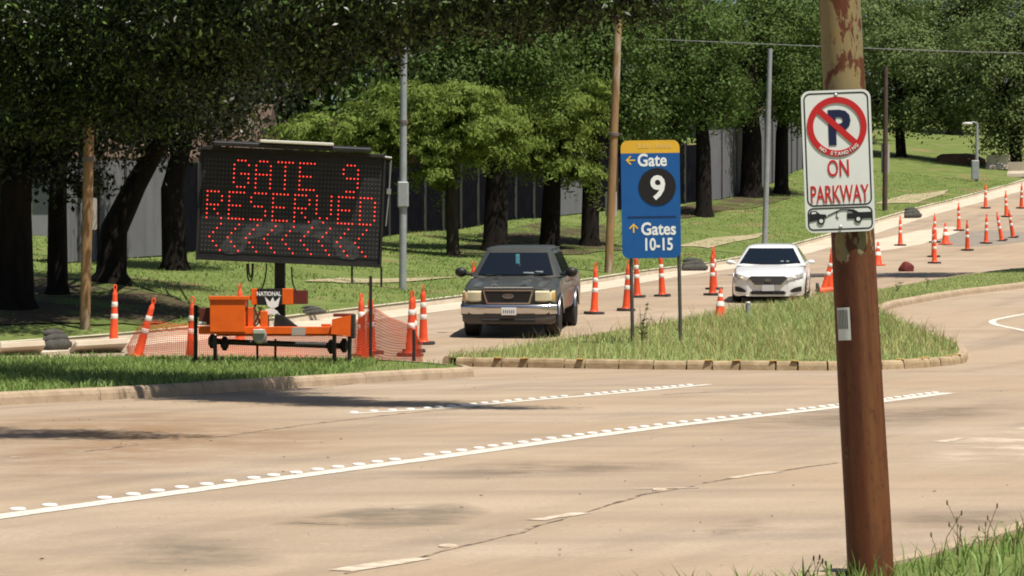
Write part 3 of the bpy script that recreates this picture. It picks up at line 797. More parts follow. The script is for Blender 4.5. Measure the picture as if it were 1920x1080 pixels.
for ln in range(3):
    for r_ in range(7):
        for c_ in range(49):
            x = (c_ - 24) * cp; z = .735 - ln * .535 - r_ * rp
            on = (ln, r_, c_) in litp
            (lit if on else unl).prism(circle(x, z, .0135 if on else .0140, 8), -.0165 if on else -.014, -.0095, TB)
tag(lit.build('lit_diodes', M_LED, board), 'lit red diodes spelling the message', kind='stuff')
tag(unl.build('unlit_diodes', M_UNLIT, board), None, kind='stuff')
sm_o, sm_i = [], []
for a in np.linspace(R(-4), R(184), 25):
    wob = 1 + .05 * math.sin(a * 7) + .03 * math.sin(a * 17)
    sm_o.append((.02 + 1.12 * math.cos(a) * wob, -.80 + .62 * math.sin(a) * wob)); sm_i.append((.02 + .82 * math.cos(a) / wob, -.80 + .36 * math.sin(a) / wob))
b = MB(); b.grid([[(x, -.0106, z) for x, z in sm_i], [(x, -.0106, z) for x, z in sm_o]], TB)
b.build('reflection_arc', mat('painted_reflection', (.048, .048, .052), .7, (.012, .012, .013), 7, 6, .45, .62), board)  # reflection on the display cover, painted as a pale arc
# top tray with pale panel edge
tt = MB(); tt.box((-.02, .12, BH / 2 + .055), (2.62, .9, .07), TB @ rotm(4, 0, 0), .01); tt.build('solar_tray', M_BLKM, tr)
MB().box((.05, -.20, BH / 2 + .105), (1.22, .5, .05), TB, .01).build('solar_panel_edge', mat('pale_panel_trim', (.62, .60, .52), .5), tr)
rod = MB(); rod.tube([(BW / 2 + .09, -.04, BH / 2 - .10), (BW / 2 + .075, -.04, .25), (BW / 2 + .05, -.04, -.25)], .012, 6, TB); rod.tube([(BW / 2 - .35, -.05, BH / 2 - .02), (BW / 2 + .10, -.05, BH / 2 - .06)], .018, 6, TB)
rod.box((BW / 2 + .075, -.04, .33), (.07, .06, .09), TB); rod.build('prop_rod', M_GREY, tr)
for u, v0, v1 in ((660, 498, 532), (715, 500, 538)):
    MB().box((tx(u), .0, tz((v0 + v1) / 2)), (.035, .04, (v1 - v0) / ST)).build('stay', M_BLKM, tr)
MB().box((tx(523), .25, (tz(488) + tz(605)) / 2), (.175, .175, tz(488) - tz(605)), bev=.015).build('mast', M_BLKM, tr)
for pts in ([(463, 494), (464, 520), (469, 531), (474, 520), (475, 494)], [(466, 494), (467, 515), (471, 524), (473, 512), (473, 494)], [(500, 494), (499, 515), (494, 535), (487, 550), (478, 575)], [(547, 500), (548, 530), (556, 548)], [(485, 575), (492, 592), (486, 605), (478, 612)]):
    P3 = smooth_poly([(tx(u), tz(v)) for u, v in pts], 16, 2)
    MB().tube([(x, -.02, z) for x, z in P3], .014, 6).build('cable', M_CABLE, tr)
def pbox(name, u0, v0, u1, v1, y, dep, m, bev=.008, par=None):
    return MB().box(((tx(u0) + tx(u1)) / 2, y + dep / 2, (tz(v0) + tz(v1)) / 2), (tx(u1) - tx(u0), dep, tz(v0) - tz(v1)), bev=bev).build(name, m, par or tr)
pbox('control_box', 471, 541, 550, 571, -.05, .28, M_ORANGE)
pbox('control_box_end', 550, 544, 576, 570, -.03, .30, M_DKRED)
lab = pbox('name_plate', 483, 541, 530, 572, -.062, .010, M_BLACK, .002)
text_part('NATIONAL', .098, tx(504.5), tz(554.5), -.066, M_TXT, lab, bold=.003, sx=.82)
emb = MB()
for pl in ([(497, 556), (507, 566), (512, 557), (516, 566), (526, 556), (522, 574), (512, 579), (502, 573)], [(498, 580), (512, 577), (521, 584), (524, 600), (518, 592), (508, 588), (500, 592)]):
    emb.prism([(tx(u), tz(v)) for u, v in reversed(pl)], -.074, -.066)
emb.build('emblem', M_TXT, lab)
MB().tube([(tx(518), -.05, tz(583)), (tx(525), -.06, tz(592)), (tx(524), -.05, tz(606))], .02, 8).build('hose', M_GREY, tr)
cab = pbox('cabinet', 398, 560, 463, 622, -.45, .75, M_ORANGE)
pbox('lid', 396, 555, 470, 562, -.48, .80, M_ORANGE, .006, cab)
pbox('hinge_lug', 408, 552, 413, 556, -.46, .05, M_ALU, .004, cab)
pbox('side_locker', 376, 577, 398, 609, -.25, .6, M_DKRED)
pbox('locker_trim', 375, 603, 390, 607, -.262, .01, M_TXT, .002)
pbox('chassis_beam', 376, 612, 652, 626, -.30, .12, M_ORANGE)
pbox('chassis_beam', 400, 622, 640, 631, .55, .12, M_ORANGE)
pbox('tape_strip', 549, 613, 575, 628, -.308, .006, mat('grey_tape', (.36, .32, .28), .6), .001)
pbox('cross_member', 466, 576, 476, 616, -.2, .5, M_ORANGE)
pbox('cross_member', 490, 583, 503, 614, -.25, .5, M_ORANGE)
for u0, v0, u1, v1 in ((478, 575, 492, 612), (492, 577, 478, 610)):
    MB().tube([(tx(u0), -.2, tz(v0)), (tx(u1), -.2, tz(v1))], .018, 6).build('cross_brace', M_DKRED, tr)
MB().prism([(tx(u), tz(v)) for u, v in reversed([(514, 616), (518, 588), (531, 592), (562, 616)])], -.22, .25).build('battery_cover', M_BLKM, tr)
fn = MB().prism([(tx(u), tz(v)) for u, v in reversed([(626, 598), (661, 590), (660, 630), (624, 625)])], -.55, .15).build('fender', M_ORANGE, tr)
pbox('fender_end', 660, 589, 667, 634, -.50, .6, M_BLKM)
pbox('bracket', 604, 607, 622, 618, -.28, .1, M_ORANGE); pbox('bracket', 624, 588, 662, 594, .1, .3, M_DKRED)
MB().tube([(tx(392), .05, tz(640)), (tx(650), .05, tz(649))], .05, 10).build('axle', M_BLKM, tr, 40)
for u, v in ((398, 640), (421, 644), (621, 650), (645, 648)):
    MB().lathe([(.05, -.07), (.12, -.03), (.12, .03), (.05, .07)], 8, Matrix.Translation((tx(u), .02, tz(v))), axis='x').build('hub', M_BLKM, tr)
MB().lathe([(.03, -.10), (.115, -.09), (.125, 0), (.09, .03)], 14, Matrix.Translation((tx(490), -.35, tz(630))) @ rotm(90, 0, 0)).build('winch', M_GREY, tr, 40)
pbox('winch_mount', 478, 617, 500, 625, -.42, .14, mat('pale_zinc', (.55, .54, .50), .4, metal=.4))
for u, vt, y in ((365, 572, .15), (406, 628, -.25), (479, 634, .4), (513, 636, .4), (629, 608, -.35), (657, 628, -.3)):
    z1 = tz(vt); j = MB().tube([(tx(u), y, z1), (tx(u), y, .02)], .034 if u != 479 and u != 513 else .02, 8)
    jk = j.build('jack_leg', M_BLKM, tr, 40)
    MB().box((tx(u), y, .012), (.16, .16, .025)).build('jack_foot', M_BLKM, jk)

# ------------------------------------------------------------------ orange safety net and posts
M_NET = mat('orange_plastic_mesh', (.85, .15, .055), .5, transl=.3)
M_STAKE = mat('black_stake', (.02, .018, .017), .6)
path = smooth_poly([(PX(238, 58.6), 58.6), (PX(300, 58.3), 58.3), (PX(420, 58.2), 58.2), (PX(560, 58.0), 58.0), (PX(665, 57.6), 57.6), (PX(697, 56.6), 56.6), (PX(745, 55.9), 55.9), (PX(792, 55.3), 55.3)], 190, 2)
s_ = np.r_[0, np.cumsum(np.hypot(*np.diff(path, axis=0).T))]
nz_ = 19
ut = (path[:, 0] / path[:, 1]) * F_PX + 960
htop = np.interp(ut, [238, 262, 290, 340, 420, 520, 600, 660, 697, 720, 750, 775, 790], [.25, .62, .74, .70, .60, .52, .60, .72, 1.0, .92, .80, .68, .45])
V = []
for i in range(len(path)):
    for k in range(nz_):
        t = k / (nz_ - 1)
        V.append((path[i, 0] + .012 * math.sin(s_[i] * 3 + t * 4), path[i, 1] + .03 * math.sin(s_[i] * 2.1 + t * 3), float(g(path[i, 1])) + .02 + htop[i] * t + .02 * math.sin(s_[i] * 5)))
Fn = []
for i in range(len(path) - 1):
    for k in range(nz_ - 1):
        a = i * nz_ + k; Fn.append((a, a + nz_, a + nz_ + 1, a + 1))
nm = bpy.data.meshes.new('safety_net'); nm.from_pydata(V, [], Fn); nm.materials.append(M_NET)
net = link('safety_net', nm)
tag(net, 'sagging orange plastic safety mesh strung around the message trailer', 'safety net')
wf = net.modifiers.new('strands', 'WIREFRAME'); wf.thickness = .0118; wf.use_replace = True; wf.use_even_offset = False
for lab_, u, d, vt, hh in (('black stake beside the tall cone right of the trailer', 695, 56.3, 517, 0), ('short black stake at the right end of the orange mesh', 776, 55.3, 618, 0)):
    zb_ = float(g(d)) + .13
    st_ = MB().box((PX(u, d), d, (zb_ + PZ(vt, d)) / 2), (.055, .035, PZ(vt, d) - zb_), bev=.006).build('fence_stake', M_STAKE)
    tag(st_, lab_, 'stake', 'stakes holding the orange mesh')

# ------------------------------------------------------------------ traffic cones
M_CONE = mat('fluorescent_orange', (.92, .105, .028), .5, (.80, .085, .028), 5, 5, spec=.35, col3=(.42, .07, .035), scale3=9, lo3=.58, hi3=.76, objvar=.3)
M_BAND = mat('reflective_white_band', (.80, .76, .70), .4, (.68, .60, .52), 14, 4, .5, .7)
M_CBASE = mat('black_rubber_base', (.022, .020, .019), .75, (.05, .045, .04), 9, 4)
def oct_base(w, h):
    c = w * .28; pts = [(w / 2, c), (c, w / 2), (-c, w / 2), (-w / 2, c), (-w / 2, -c), (-c, -w / 2), (c, -w / 2), (w / 2, -c)]
    b = MB(); n = 8
    vs_ = [(x, y, 0) for x, y in pts] + [(x * .97, y * .97, h) for x, y in pts]
    b.add(vs_, [tuple(reversed(range(8))), tuple(range(8, 16))] + [(i, (i + 1) % 8, (i + 1) % 8 + 8, i + 8) for i in range(8)])
    return b
def make_tall(tw=1.22):
    root = thing('tall_traffic_cone', 'x', 'traffic cone')
    r_at = lambda z: np.interp(z, [0, .05, .12, 1.02, 1.06], [.105, .098, .088, .048, .045])
    oct_base(.44, .055).build('base', M_CBASE, root)
    prof = [(.118, .05), (.10, .075)] + [(float(r_at(z)), z) for z in (.12, .4, .7, .95, 1.02)] + [(.036, 1.035), (.03, 1.07)]
    MB().lathe(prof, 16).build('body', M_CONE, root, 50)
    lp = MB(); pts = [(0.03 * math.cos(a), 0, 1.125 + .055 * math.sin(a)) for a in np.linspace(R(-80), R(260), 12)]
    lp.tube(pts, .014, 6); lp.build('grip_loop', M_CONE, root, 50)
    for z0, z1 in ((.50, .60), (.74, .84)):
        MB().lathe([(float(r_at(z0)) + .001, z0), (float(r_at(z0)) + .004, z0 + .004), (float(r_at(z1)) + .004, z1 - .004), (float(r_at(z1)) + .001, z1)], 16).build('reflective_band', M_BAND, root, 50)
    return root
def make_short(h=.72, name='traffic_cone'):
    root = thing(name, 'x', 'traffic cone')
    b = MB().box((0, 0, .02), (.36, .36, .04), bev=.01); b.build('base', M_CONE, root)
    r_at = lambda z: np.interp(z, [.03, h], [.135, .028])
    MB().lathe([(.15, .035), (float(r_at(.07)), .06), (float(r_at(h * .5)), h * .5), (.03, h - .01), (.022, h)], 16).build('body', M_CONE, root, 50)
    for a, c in ((.42, .58), (.72, .82)):
        z0, z1 = h * a, h * c
        MB().lathe([(float(r_at(z0)) + .001, z0), (float(r_at(z0)) + .005, z0 + .004), (float(r_at(z1)) + .005, z1 - .004), (float(r_at(z1)) + .001, z1)], 16).build('reflective_band', M_BAND, root, 50)
    return root
first = {}
def cone(kind, u, v, label, lean=0, pitch=0, d=None, z=None, scale=1.0, group=None, spin=None):
    if kind not in first:
        o = first[kind] = make_tall() if kind == 't' else make_short(.72)
    else: o = copy_tree(first[kind])
    if d is None: x, d, zz = hit(u, v)
    else: x, zz = PX(u, d), (float(terr(PX(u, d), d)) if z is None else z)
    o.location = (x, d, zz + .004); o.scale = (scale,) * 3
    o.rotation_euler = (R(pitch + random.uniform(-1.5, 1.5)), R(lean + random.uniform(-1.3, 1.3)), R(random.uniform(0, 90)) if abs(lean) < 2 else 0)
    tag(o, label, 'traffic cone', group or ('tall orange cones along the roadworks' if kind == 't' else 'short orange cones'))
    return o
zg = lambda d, e=.14: float(g(d)) + e
cone('t', 213, 619, 'dull red banded cone standing on the shady verge beside the brown pole', 1.5, d=64.2)
cone('t', 256, 672, 'orange cone leaning right at the left end of the orange mesh', 16, d=59.0)
cone('t', 357, 668, 'upright orange cone just left of the message trailer', 1, d=58.4)
cone('t', 450, 600, 'orange cone with only its tip showing above the trailer cabinet', 0, d=64.5)
cone('t', 678, 660, 'orange cone behind the mesh just right of the trailer fender', 1, d=60.0)
cone('t', 696, 632, 'tall orange cone partly hidden by the black stake', -1, d=61.0)
cone('t', 769, 630, 'tallest looking cone left of the pair at the mesh end', .5, d=60.2, scale=1.04)
cone('t', 776, 641, 'middle cone of the three in a row left of the pickup', 1.5, d=61.5)
cone('t', 794, 640, 'cone nearest the pickup of the three to its left', -1, d=64.0)
cone('t', 884, 590, 'cone peeking out behind the pickup mirror', 2, d=74.8)
cone('t', 1114, 589, 'lone orange cone standing right behind the pickup', 1.2)
cone('t', 1174, 583, 'orange cone just left of the gate sign post', 3.5)
cone('t', 1195, 558, 'orange cone seen between the gate sign posts nearest the left post', -3)
cone('t', 1242, 556, 'orange cone seen under the middle of the gate sign', -2)
cone('t', 1336, 554, 'front one of the two cones left of the white sedan', 1)
cone('t', 1339, 543, 'rear one of the two cones left of the white sedan', 0)
cone('s', 1350, 594, 'small striped cone standing in the tall island grass', 0, d=70.5, z=zg(70.5, .10), scale=.95)
cone('t', 1543, 545, 'cone right behind the white sedan leaning left', 14, d=86)
cone('t', 1556, 545, 'upright cone half hidden behind the rusty pole', 2, d=87.5)
cone('t', 1532, 535, 'fallen cone lying on the road beside the white sedan', 84, d=85.0, z=float(g(85)) + .1)
cone('s', 1646, 498, 'short orange cone just right of the rusty pole', 0, scale=1.15)
cone('t', 1688, 461, 'lone tall cone on pale gutter right of the parking sign')
cone('t', 1752, 494, 'front one of the cones lined up behind each other on the right', .5)
cone('t', 1751, 482, 'middle one of the cones lined up behind each other on the right', -.5)
cone('t', 1753, 455, 'rear one of the cones lined up behind each other on the right', 0)
cone('s', 1773, 459, 'short cone among tall cones on the uphill road', 0, scale=1.2)
cone('t', 1798, 433, 'tall cone beside the far gutter above the short cone', 1)
cone('t', 1814, 470, 'thin dusty cone on the grey road patch', .5)
cone('t', 1848, 391, 'highest cone by the far kerb on the hill', 0)
cone('t', 1849, 457, 'cone directly below the highest cone on the hill', 0)
cone('t', 1887, 407, 'upright cone above the two leaning ones', -1)
cone('t', 1879, 452, 'left one of the two cones leaning left on the hill road', -10)
cone('t', 1900, 446, 'right one of the two cones leaning left on the hill road', -11)
cone('t', 1915, 391, 'cone at the right edge of the picture on the hill', 0)

# ------------------------------------------------------------------ street poles
M_WOOD = mat('weathered_brown_pole', (.30, .185, .085), .8, (.20, .115, .05), 5, 6, .35, .65, .4, 16, stretch=(1, 1, .2), col3=(.42, .36, .27), scale3=2, lo3=.55, hi3=.65)
M_GALV = mat('galvanised_pole', (.34, .36, .37), .5, (.27, .29, .30), 4, 5, metal=.3)
M_DKPOLE = mat('dark_brown_pole', (.055, .04, .032), .8, (.09, .06, .045), 5, 5)
M_PLATE = mat('sign_back', (.45, .43, .39), .5, metal=.2)
M_CLAMP = mat('pole_clamp', (.12, .10, .09), .6)
def street_pole(u, v, ut, vt, wpx, m, label, plates=(), boxes=(), clamps=(), d=None, white_foot=False):
    x, dd, z = hit(u, v) if d is None else (PX(u, d), d, float(terr(PX(u, d), d)))
    s_ = F_PX / dd; root = thing('street_pole', label, 'pole', (x, dd, z))
    top = Vector(((ut - u) / s_, 0, (v - vt) / s_)); r = wpx / s_ / 2
    ht = top.z
    MB().tube([Vector((0, 0, -.2)), Vector((0, 0, 0)), top * .5, top], [r * 1.1, r * 1.08, r, r * .85], 14).build('shaft', m, root, 40)
    at_ = lambda vv: top * ((v - vv) / (v - vt))
    for (du, v0, v1, w) in plates:
        p = at_((v0 + v1) / 2)
        MB().prism(rrect(-w / s_ / 2, -(v1 - v0) / s_ / 2, w / s_ / 2, (v1 - v0) / s_ / 2, .04, 3), -.004, .004, Matrix.Translation((p.x + du / s_, r + .02, p.z))).build('sign_plate', M_PLATE, root)
    for (du, v0, v1, w) in boxes:
        p = at_((v0 + v1) / 2)
        MB().box((p.x + du / s_, -r * .6, p.z), (w / s_, .2, (v1 - v0) / s_), bev=.03).build('junction_box', m, root)
    for vv in clamps:
        p = at_(vv); MB().lathe([(r * 1.25, -.05), (r * 1.35, -.04), (r * 1.35, .04), (r * 1.25, .05)], 14, Matrix.Translation(p)).build('clamp', M_CLAMP, root)
    return root
street_pole(159, 618, 176, -160, 19, M_WOOD, 'weathered brown pole in front of the dark trunks at the left', plates=[(9, 372, 432, 15)], clamps=(300,), d=65.6)
street_pole(755, 553, 758, -120, 13, M_GALV, 'galvanised grey pole with a box behind the message trailer', boxes=[(0, 350, 398, 21)], clamps=(238,), d=81.5)
street_pole(1141, 508, 1163, -60, 15, M_WOOD, 'leaning brown pole left of the blue gate sign', plates=[(0, 355, 402, 22)], clamps=(248,), d=97)
street_pole(1433, 457, 1444, 60, 10, M_GALV, 'thin grey pole behind the white sedan', clamps=(), d=117)
street_pole(1659, 401, 1661, 130, 9, M_DKPOLE, 'dark brown pole just right of the parking sign', plates=[(1, 275, 330, 16)], d=146)
lamp = street_pole(1831, 350, 1832, 240, 6, M_GALV, 'pale street lamp on the hillside near the right edge', boxes=[(-3, 310, 346, 14)], d=168)
s_ = F_PX / 168
MB().tube([(0, 0, 110 / s_), (-6 / s_, 0, 112 / s_), (-14 / s_, 0, 110 / s_)], .04, 8).build('arm', M_GALV, lamp)
MB().ball((-17 / s_, 0, 109 / s_), (.28, .16, .08), 12, 6).build('lamp_head', mat('pale_lamp_housing', (.6, .6, .58), .4), lamp, 60)
# overhead cable
cb = MB(); D1 = 134
pts = [(PX(u, D1), D1, PZ(v, D1)) for u, v in [(500, 40), (900, 58), (1230, 74), (1560, 88), (1800, 97), (2100, 104), (2500, 108)]]
cb.tube(pts, .02, 6); tag(cb.build('overhead_cable', mat('grey_cable', (.16, .17, .17), .6)), 'thin grey overhead cable crossing in front of the trees', 'cable')
# ------------------------------------------------------------------ vehicles
def body_mesh(ys, sec):
    b = MB(); rows = []
    for y in ys:
        half = sec(y); ring = [(x, y, z) for x, z in half] + [(-x, y, z) for x, z in reversed(half[1:-1])]
        rows.append(ring)
    b.grid([list(reversed(r)) for r in rows], close=True)
    n = len(rows[0]); b.f.append(tuple(range(n))); b.f.append(tuple((len(rows) - 1) * n + k for k in reversed(range(n))))
    return b
def plan_ring(x, y0, y1, z, r, n=4, bow=0.0):
    pts = []
    for cx, cy, a0 in ((x - r, y0 + r, -90), (x - r, y1 - r, 0), (-x + r, y1 - r, 90), (-x + r, y0 + r, 180)):
        for k in range(n + 1):
            a = R(a0 + 90 * k / n); px_, py_ = cx + r * math.cos(a), cy + r * math.sin(a)
            if py_ < (y0 + y1) / 2: py_ += bow * (abs(px_) / x) ** 2 - bow
            pts.append((px_, py_, z))
    return pts
M_TYRE = mat('tyre_rubber', (.012, .012, .012), .75, (.025, .023, .02), 8, 4)
M_RIM = mat('alloy_rim', (.45, .45, .45), .3, metal=.9)
M_GLASS = mat('tinted_glass', (.006, .009, .014), .06, spec=.6)
M_CHROME = mat('chrome', (.58, .58, .60), .2, metal=1.0)
M_BLKPL = mat('black_plastic', (.014, .014, .014), .5)
M_LENS = mat('yellowed_headlamp', (.62, .56, .36), .18, (.55, .50, .36), 9, 3, spec=.6)
M_AMBER = mat('amber_lens', (.62, .36, .12), .2, spec=.5)
M_LENS2 = mat('clear_headlamp', (.34, .34, .33), .12, (.62, .58, .50), 14, 3, .5, .6, spec=.7)
M_PLATEW = mat('licence_plate', (.70, .70, .68), .45)
def wheel(par, x, y, r, w, side):
    T = Matrix.Translation((x, y, r))
    t = MB().lathe([(r * .62, -w / 2), (r * .9, -w / 2), (r * .985, -w * .40), (r, -w * .22), (r, w * .22), (r * .985, w * .40), (r * .9, w / 2), (r * .62, w / 2)], 28, T, axis='x').build('wheel', M_TYRE, par, 35)
    rm = MB().lathe([(r * .60, w * .30 * side), (r * .61, w * .49 * side), (r * .55, w * .47 * side), (r * .5, w * .34 * side), (r * .12, w * .42 * side), (.03, w * .44 * side)], 20, T, axis='x').build('rim', M_RIM, t, 35)
    for k in range(5):
        a = 2 * math.pi * k / 5
        MB().box((0, 0, r * .3), (w * .12, r * .13, r * .5), T @ Matrix.Translation((w * .40 * side, 0, 0)) @ Matrix.Rotation(a, 4, 'X'), .008).build('spoke', M_RIM, t)
    for yy in (r * .25,):
        pass
    return t

# ---- dark pickup
M_TRUCK = mat('dark_pewter_paint', (.044, .046, .038), .36, (.058, .059, .049), 2, 4, spec=.45, coat=.25)
M_HOOD = mat('hood_reflection_paint', (.095, .093, .076), .36, (.035, .032, .030), 2.2, 5, .46, .54, spec=.5, coat=.4)  # light and dark patches imitate reflections on the hood
TY = 65.8; TXc = PX(953, TY)
truck = thing('pickup_truck', 'dark grey pickup truck with chrome bumper driving toward the camera', 'pickup truck',
              (TXc, TY, float(g(TY + .9)) - .045), (R(2.6), 0, R(-6.5)))
WR = .40; WYs = (.92, 4.42)
iw = lambda y: float(np.interp(y, [.08, .16, .30, .60, 1.0, 5.4, 5.6], [.86, .92, .955, .985, 1.0, 1.0, .97]))
it_ = lambda y: float(np.interp(y, [.08, .14, .3, 1.0, 1.4, 1.6, 3.9, 5.6], [1.01, 1.05, 1.085, 1.175, 1.215, 1.225, 1.225, 1.235]))
def tzb(y):
    z = .50
    for wy in WYs:
        d = abs(y - wy)
        if d < .50: z = max(z, WR + math.sqrt(.50 ** 2 - d ** 2) * .96)
    return z
def tsec(y):
    w, t, zb_ = iw(y), it_(y), tzb(y); P = [(0, zb_)]
    hood = y < 1.45
    for fx, z in ((.80, zb_), (.955, zb_ + .0), (.985, zb_ + .04), (1.0, .84), (.995, 1.0), (.965, t - .06 if hood else t - .05), (.90, t - .018), (.78, t)):
        P.append((w * fx, max(z, zb_ + (.001 if z != zb_ else 0))))
    P += [(w * .45, t + (.028 if hood else 0)), (0, t + (.035 if hood else 0))]
    return P
ys = [.08, .12, .18, .30, .40] + [wy + d for wy in WYs for d in (-.502, -.498, -.47, -.40, -.28, -.14, 0, .14, .28, .40, .47, .498, .502)] + [1.5, 1.8, 2.5, 3.2, 3.7, 5.2, 5.45, 5.6]
tb = body_mesh(sorted(ys), tsec).build('body', M_TRUCK, truck, 32)
# hood skin 3 mm proud, patchy reflections painted into its colour
rows = []
for y in np.linspace(.13, 1.40, 9):
    w, t = iw(y), it_(y)
    rows.append([(w * f, y, t + .004 + .028 * max(0, 1 - (abs(f) / .78) ** 2) + (.018 if .30 < abs(f) < .44 else 0)) for f in np.linspace(-.78, .78, 15)])
MB().grid(rows).build('hood', M_HOOD, truck, 40)
cb_ = MB(); rings = [plan_ring(.955, 1.36, 3.98, 1.21, .14, bow=.10), plan_ring(.93, 1.42, 3.95, 1.26, .14, bow=.10), plan_ring(.72, 2.06, 3.72, 1.725, .14, bow=.08), plan_ring(.685, 2.14, 3.68, 1.775, .14, bow=.08), plan_ring(.60, 2.28, 3.58, 1.815, .14, bow=.08), plan_ring(.35, 2.5, 3.3, 1.828, .14)]
cb_.grid(rings, close=True); n_ = len(rings[0]); cb_.f.append(tuple((len(rings) - 1) * n_ + k for k in range(n_)))
cb_.build('cab', M_TRUCK, truck, 38)
def pane(name, f, par, m=M_GLASS, nu=7, nv=4):
    return MB().grid([[f(u, v) for u in np.linspace(0, 1, nu)] for v in np.linspace(0, 1, nv)]).build(name, m, par, 60)
def tw_(u, v):
    z = 1.265 + v * .44; x = (2 * u - 1) * (.80 - .185 * v)
    yb = 1.42 + (z - 1.26) / (1.725 - 1.26) * .64; hw = .93 - (z - 1.26) / .465 * .21
    return (x, yb + .10 * (abs(x) / hw) ** 2 - .10 - .02, z)
ws = pane('windshield', tw_, truck)
for s_ in (-1, 1):
    for y0, y1 in ((1.98, 2.78), (2.88, 3.62)):
        def side(u, v, s_=s_, y0=y0, y1=y1):
            z = 1.28 + v * .40; hw = .93 - (z - 1.26) / .465 * .21
            return (s_ * (hw + .008), (y0 + (y1 - y0) * u) + (.20 * v if y0 < 2.5 and u < .2 else 0), z)
        pane('side_window', side, truck, nu=6)
# roof light strip reflections come from the gutter rails
for s_ in (-1, 1): MB().tube([(s_ * .70, 2.15, 1.775), (s_ * .71, 2.9, 1.785), (s_ * .70, 3.65, 1.775)], .012, 6).build('roof_rail', M_TRUCK, truck)
MB().box((.02, 1.62, 1.56), (.085, .012, .24), bev=.02).build('hanging_tag', mat('pale_blue_tag', (.10, .34, .42), .5), ws)
for x, z, w in ((.28, 1.30, .22), (.50, 1.32, .16)):
    p = tw_(.5 + x / 1.5, (z - 1.265) / .44); MB().box((x, p[1] - .006, z), (w, .006, .035), rotm(0, 0, 0)).build('dash_paper', mat('pale_paper', (.55, .60, .62), .6), ws)
wp = MB()
for x0_, x1_ in ((-.62, -.05), (.08, .62)): wp.tube([(x0_, 1.335, 1.25), (x1_, 1.36, 1.285)], .010, 6)
wp.build('wiper', M_BLKPL, ws)
# grille, surround, emblem
MB().prism([(-.50, .98), (-.42, .735), (.42, .735), (.50, .98)], .02, .09).build('grille', M_BLKPL, truck)
gr = bpy.data.objects['grille']
for i in range(6): MB().box((0, .014, .765 + i * .036), (.84 + i * .022, .012, .010)).build('grille_bar', mat('dark_grille_bar', (.05, .05, .05), .4), gr)
MB().ring([(-.53, 1.005), (-.445, .715), (.445, .715), (.53, 1.005)], [(-.492, .978), (-.42, .74), (.42, .74), (.492, .978)], -.005, .07).build('grille_surround', M_CHROME, truck)
MB().prism(circle(0, .875, .115, 24, .048), -.002, .012).build('emblem', mat('dull_oval_emblem', (.16, .16, .17), .3, metal=.6), gr)
MB().ring(circle(0, .875, .115, 24, .048), circle(0, .875, .103, 24, .039), -.008, .0).build('emblem_rim', M_CHROME, gr)
text_part('~', .10, 0, .855, -.006, M_CHROME, gr, 'emblem_script')
for s_ in (-1, 1):
    xs = [s_ * x for x in (.56, .90)]
    o1 = [(min(xs) if s_ > 0 else max(xs), 0)]
    rows = []
    for x in np.linspace(.56, .955, 7):
        yy = .035 + max(0, (x - .66)) ** 2 * 1.5
        rows.append([(s_ * x, yy + .03, .755 + (.02 if x < .6 else 0)), (s_ * x, yy - .02, .785), (s_ * x, yy - .022, .95), (s_ * x, yy + .03, .985)])
    hl = MB().grid(rows if s_ < 0 else [list(reversed(r)) for r in rows]).build('headlight', M_LENS, truck, 50)
    rows = []
    for x in np.linspace(.90, .962, 4):
        yy = .035 + max(0, (x - .66)) ** 2 * 1.5
        rows.append([(s_ * x, yy - .0225, .788), (s_ * x, yy - .026, .80), (s_ * x, yy - .026, .94), (s_ * x, yy - .0225, .948)])
    MB().grid(rows if s_ < 0 else [list(reversed(r)) for r in rows]).build('indicator', M_AMBER, hl, 50)
    # mirror
    mr = MB().ball((s_ * 1.17, 1.50, 1.31), (.125, .09, .105), 14, 10).build('mirror', M_BLKPL, truck, 60)
    MB().tube([(s_ * .92, 1.56, 1.26), (s_ * 1.10, 1.53, 1.28)], .035, 8).build('mirror_arm', M_BLKPL, mr)
    for wy in WYs:
        arc = [(s_ * 1.004, wy + .50 * math.cos(a), WR + .485 * math.sin(a)) for a in np.linspace(R(8), R(172), 15)]
        MB().tube(arc, .026, 6).build('wheel_arch_trim', M_CHROME, truck, 50)
        wheel(truck, s_ * .84, wy, WR, .30, s_)
bmp = [(.505, .025), (.56, -.02), (.64, -.035), (.69, -.02), (.715, .03), (.715, .12)]
rows = [[(x, y + .16 * (abs(x) / 1.0) ** 4, z) for z, y in bmp] for x in np.linspace(-1.0, 1.0, 21)]
bp = MB().grid([list(reversed(r)) for r in rows]).build('bumper', M_CHROME, truck, 60)
low = [(.29, .12), (.31, .05), (.40, .015), (.505, .03)]
rows = [[(x, y + .16 * (abs(x) / 1.0) ** 4, z + (.05 if abs(x) > .9 else 0)) for z, y in low] for x in np.linspace(-.97, .97, 21)]
MB().grid([list(reversed(r)) for r in rows]).build('front_valance', mat('grey_valance', (.085, .075, .068), .4, spec=.4), truck, 50)
MB().box((0, .0, .37), (1.1, .04, .07), bev=.01).build('air_intake', M_BLKPL, truck)
lp_ = MB().box((.02, -.045, .565), (.31, .012, .155), bev=.004).build('licence_plate', M_PLATEW, truck)
for i in range(6): MB().box((-.09 + i * .042, -.053, .56), (.016, .004, .06)).build('plate_mark', M_NAVY, lp_)
MB().box((0, 2.6, .45), (1.3, 4.4, .22), bev=.04).build('chassis', M_BLKPL, truck)
MB().box((0, WYs[0] + .05, .40), (1.4, .12, .12), bev=.03).build('axle', M_BLKPL, truck)
for y in (2.0, 2.85): 
    for s_ in (-1, 1): MB().box((s_ * 1.008, y + .55, 1.08), (.02, .14, .03), bev=.008).build('door_handle', M_BLKPL, truck)

MB().box((0, .085, 1.045), (1.02, .03, .022), bev=.008).build('hood_trim', mat('dull_trim', (.40, .39, .36), .35, metal=.5), truck)
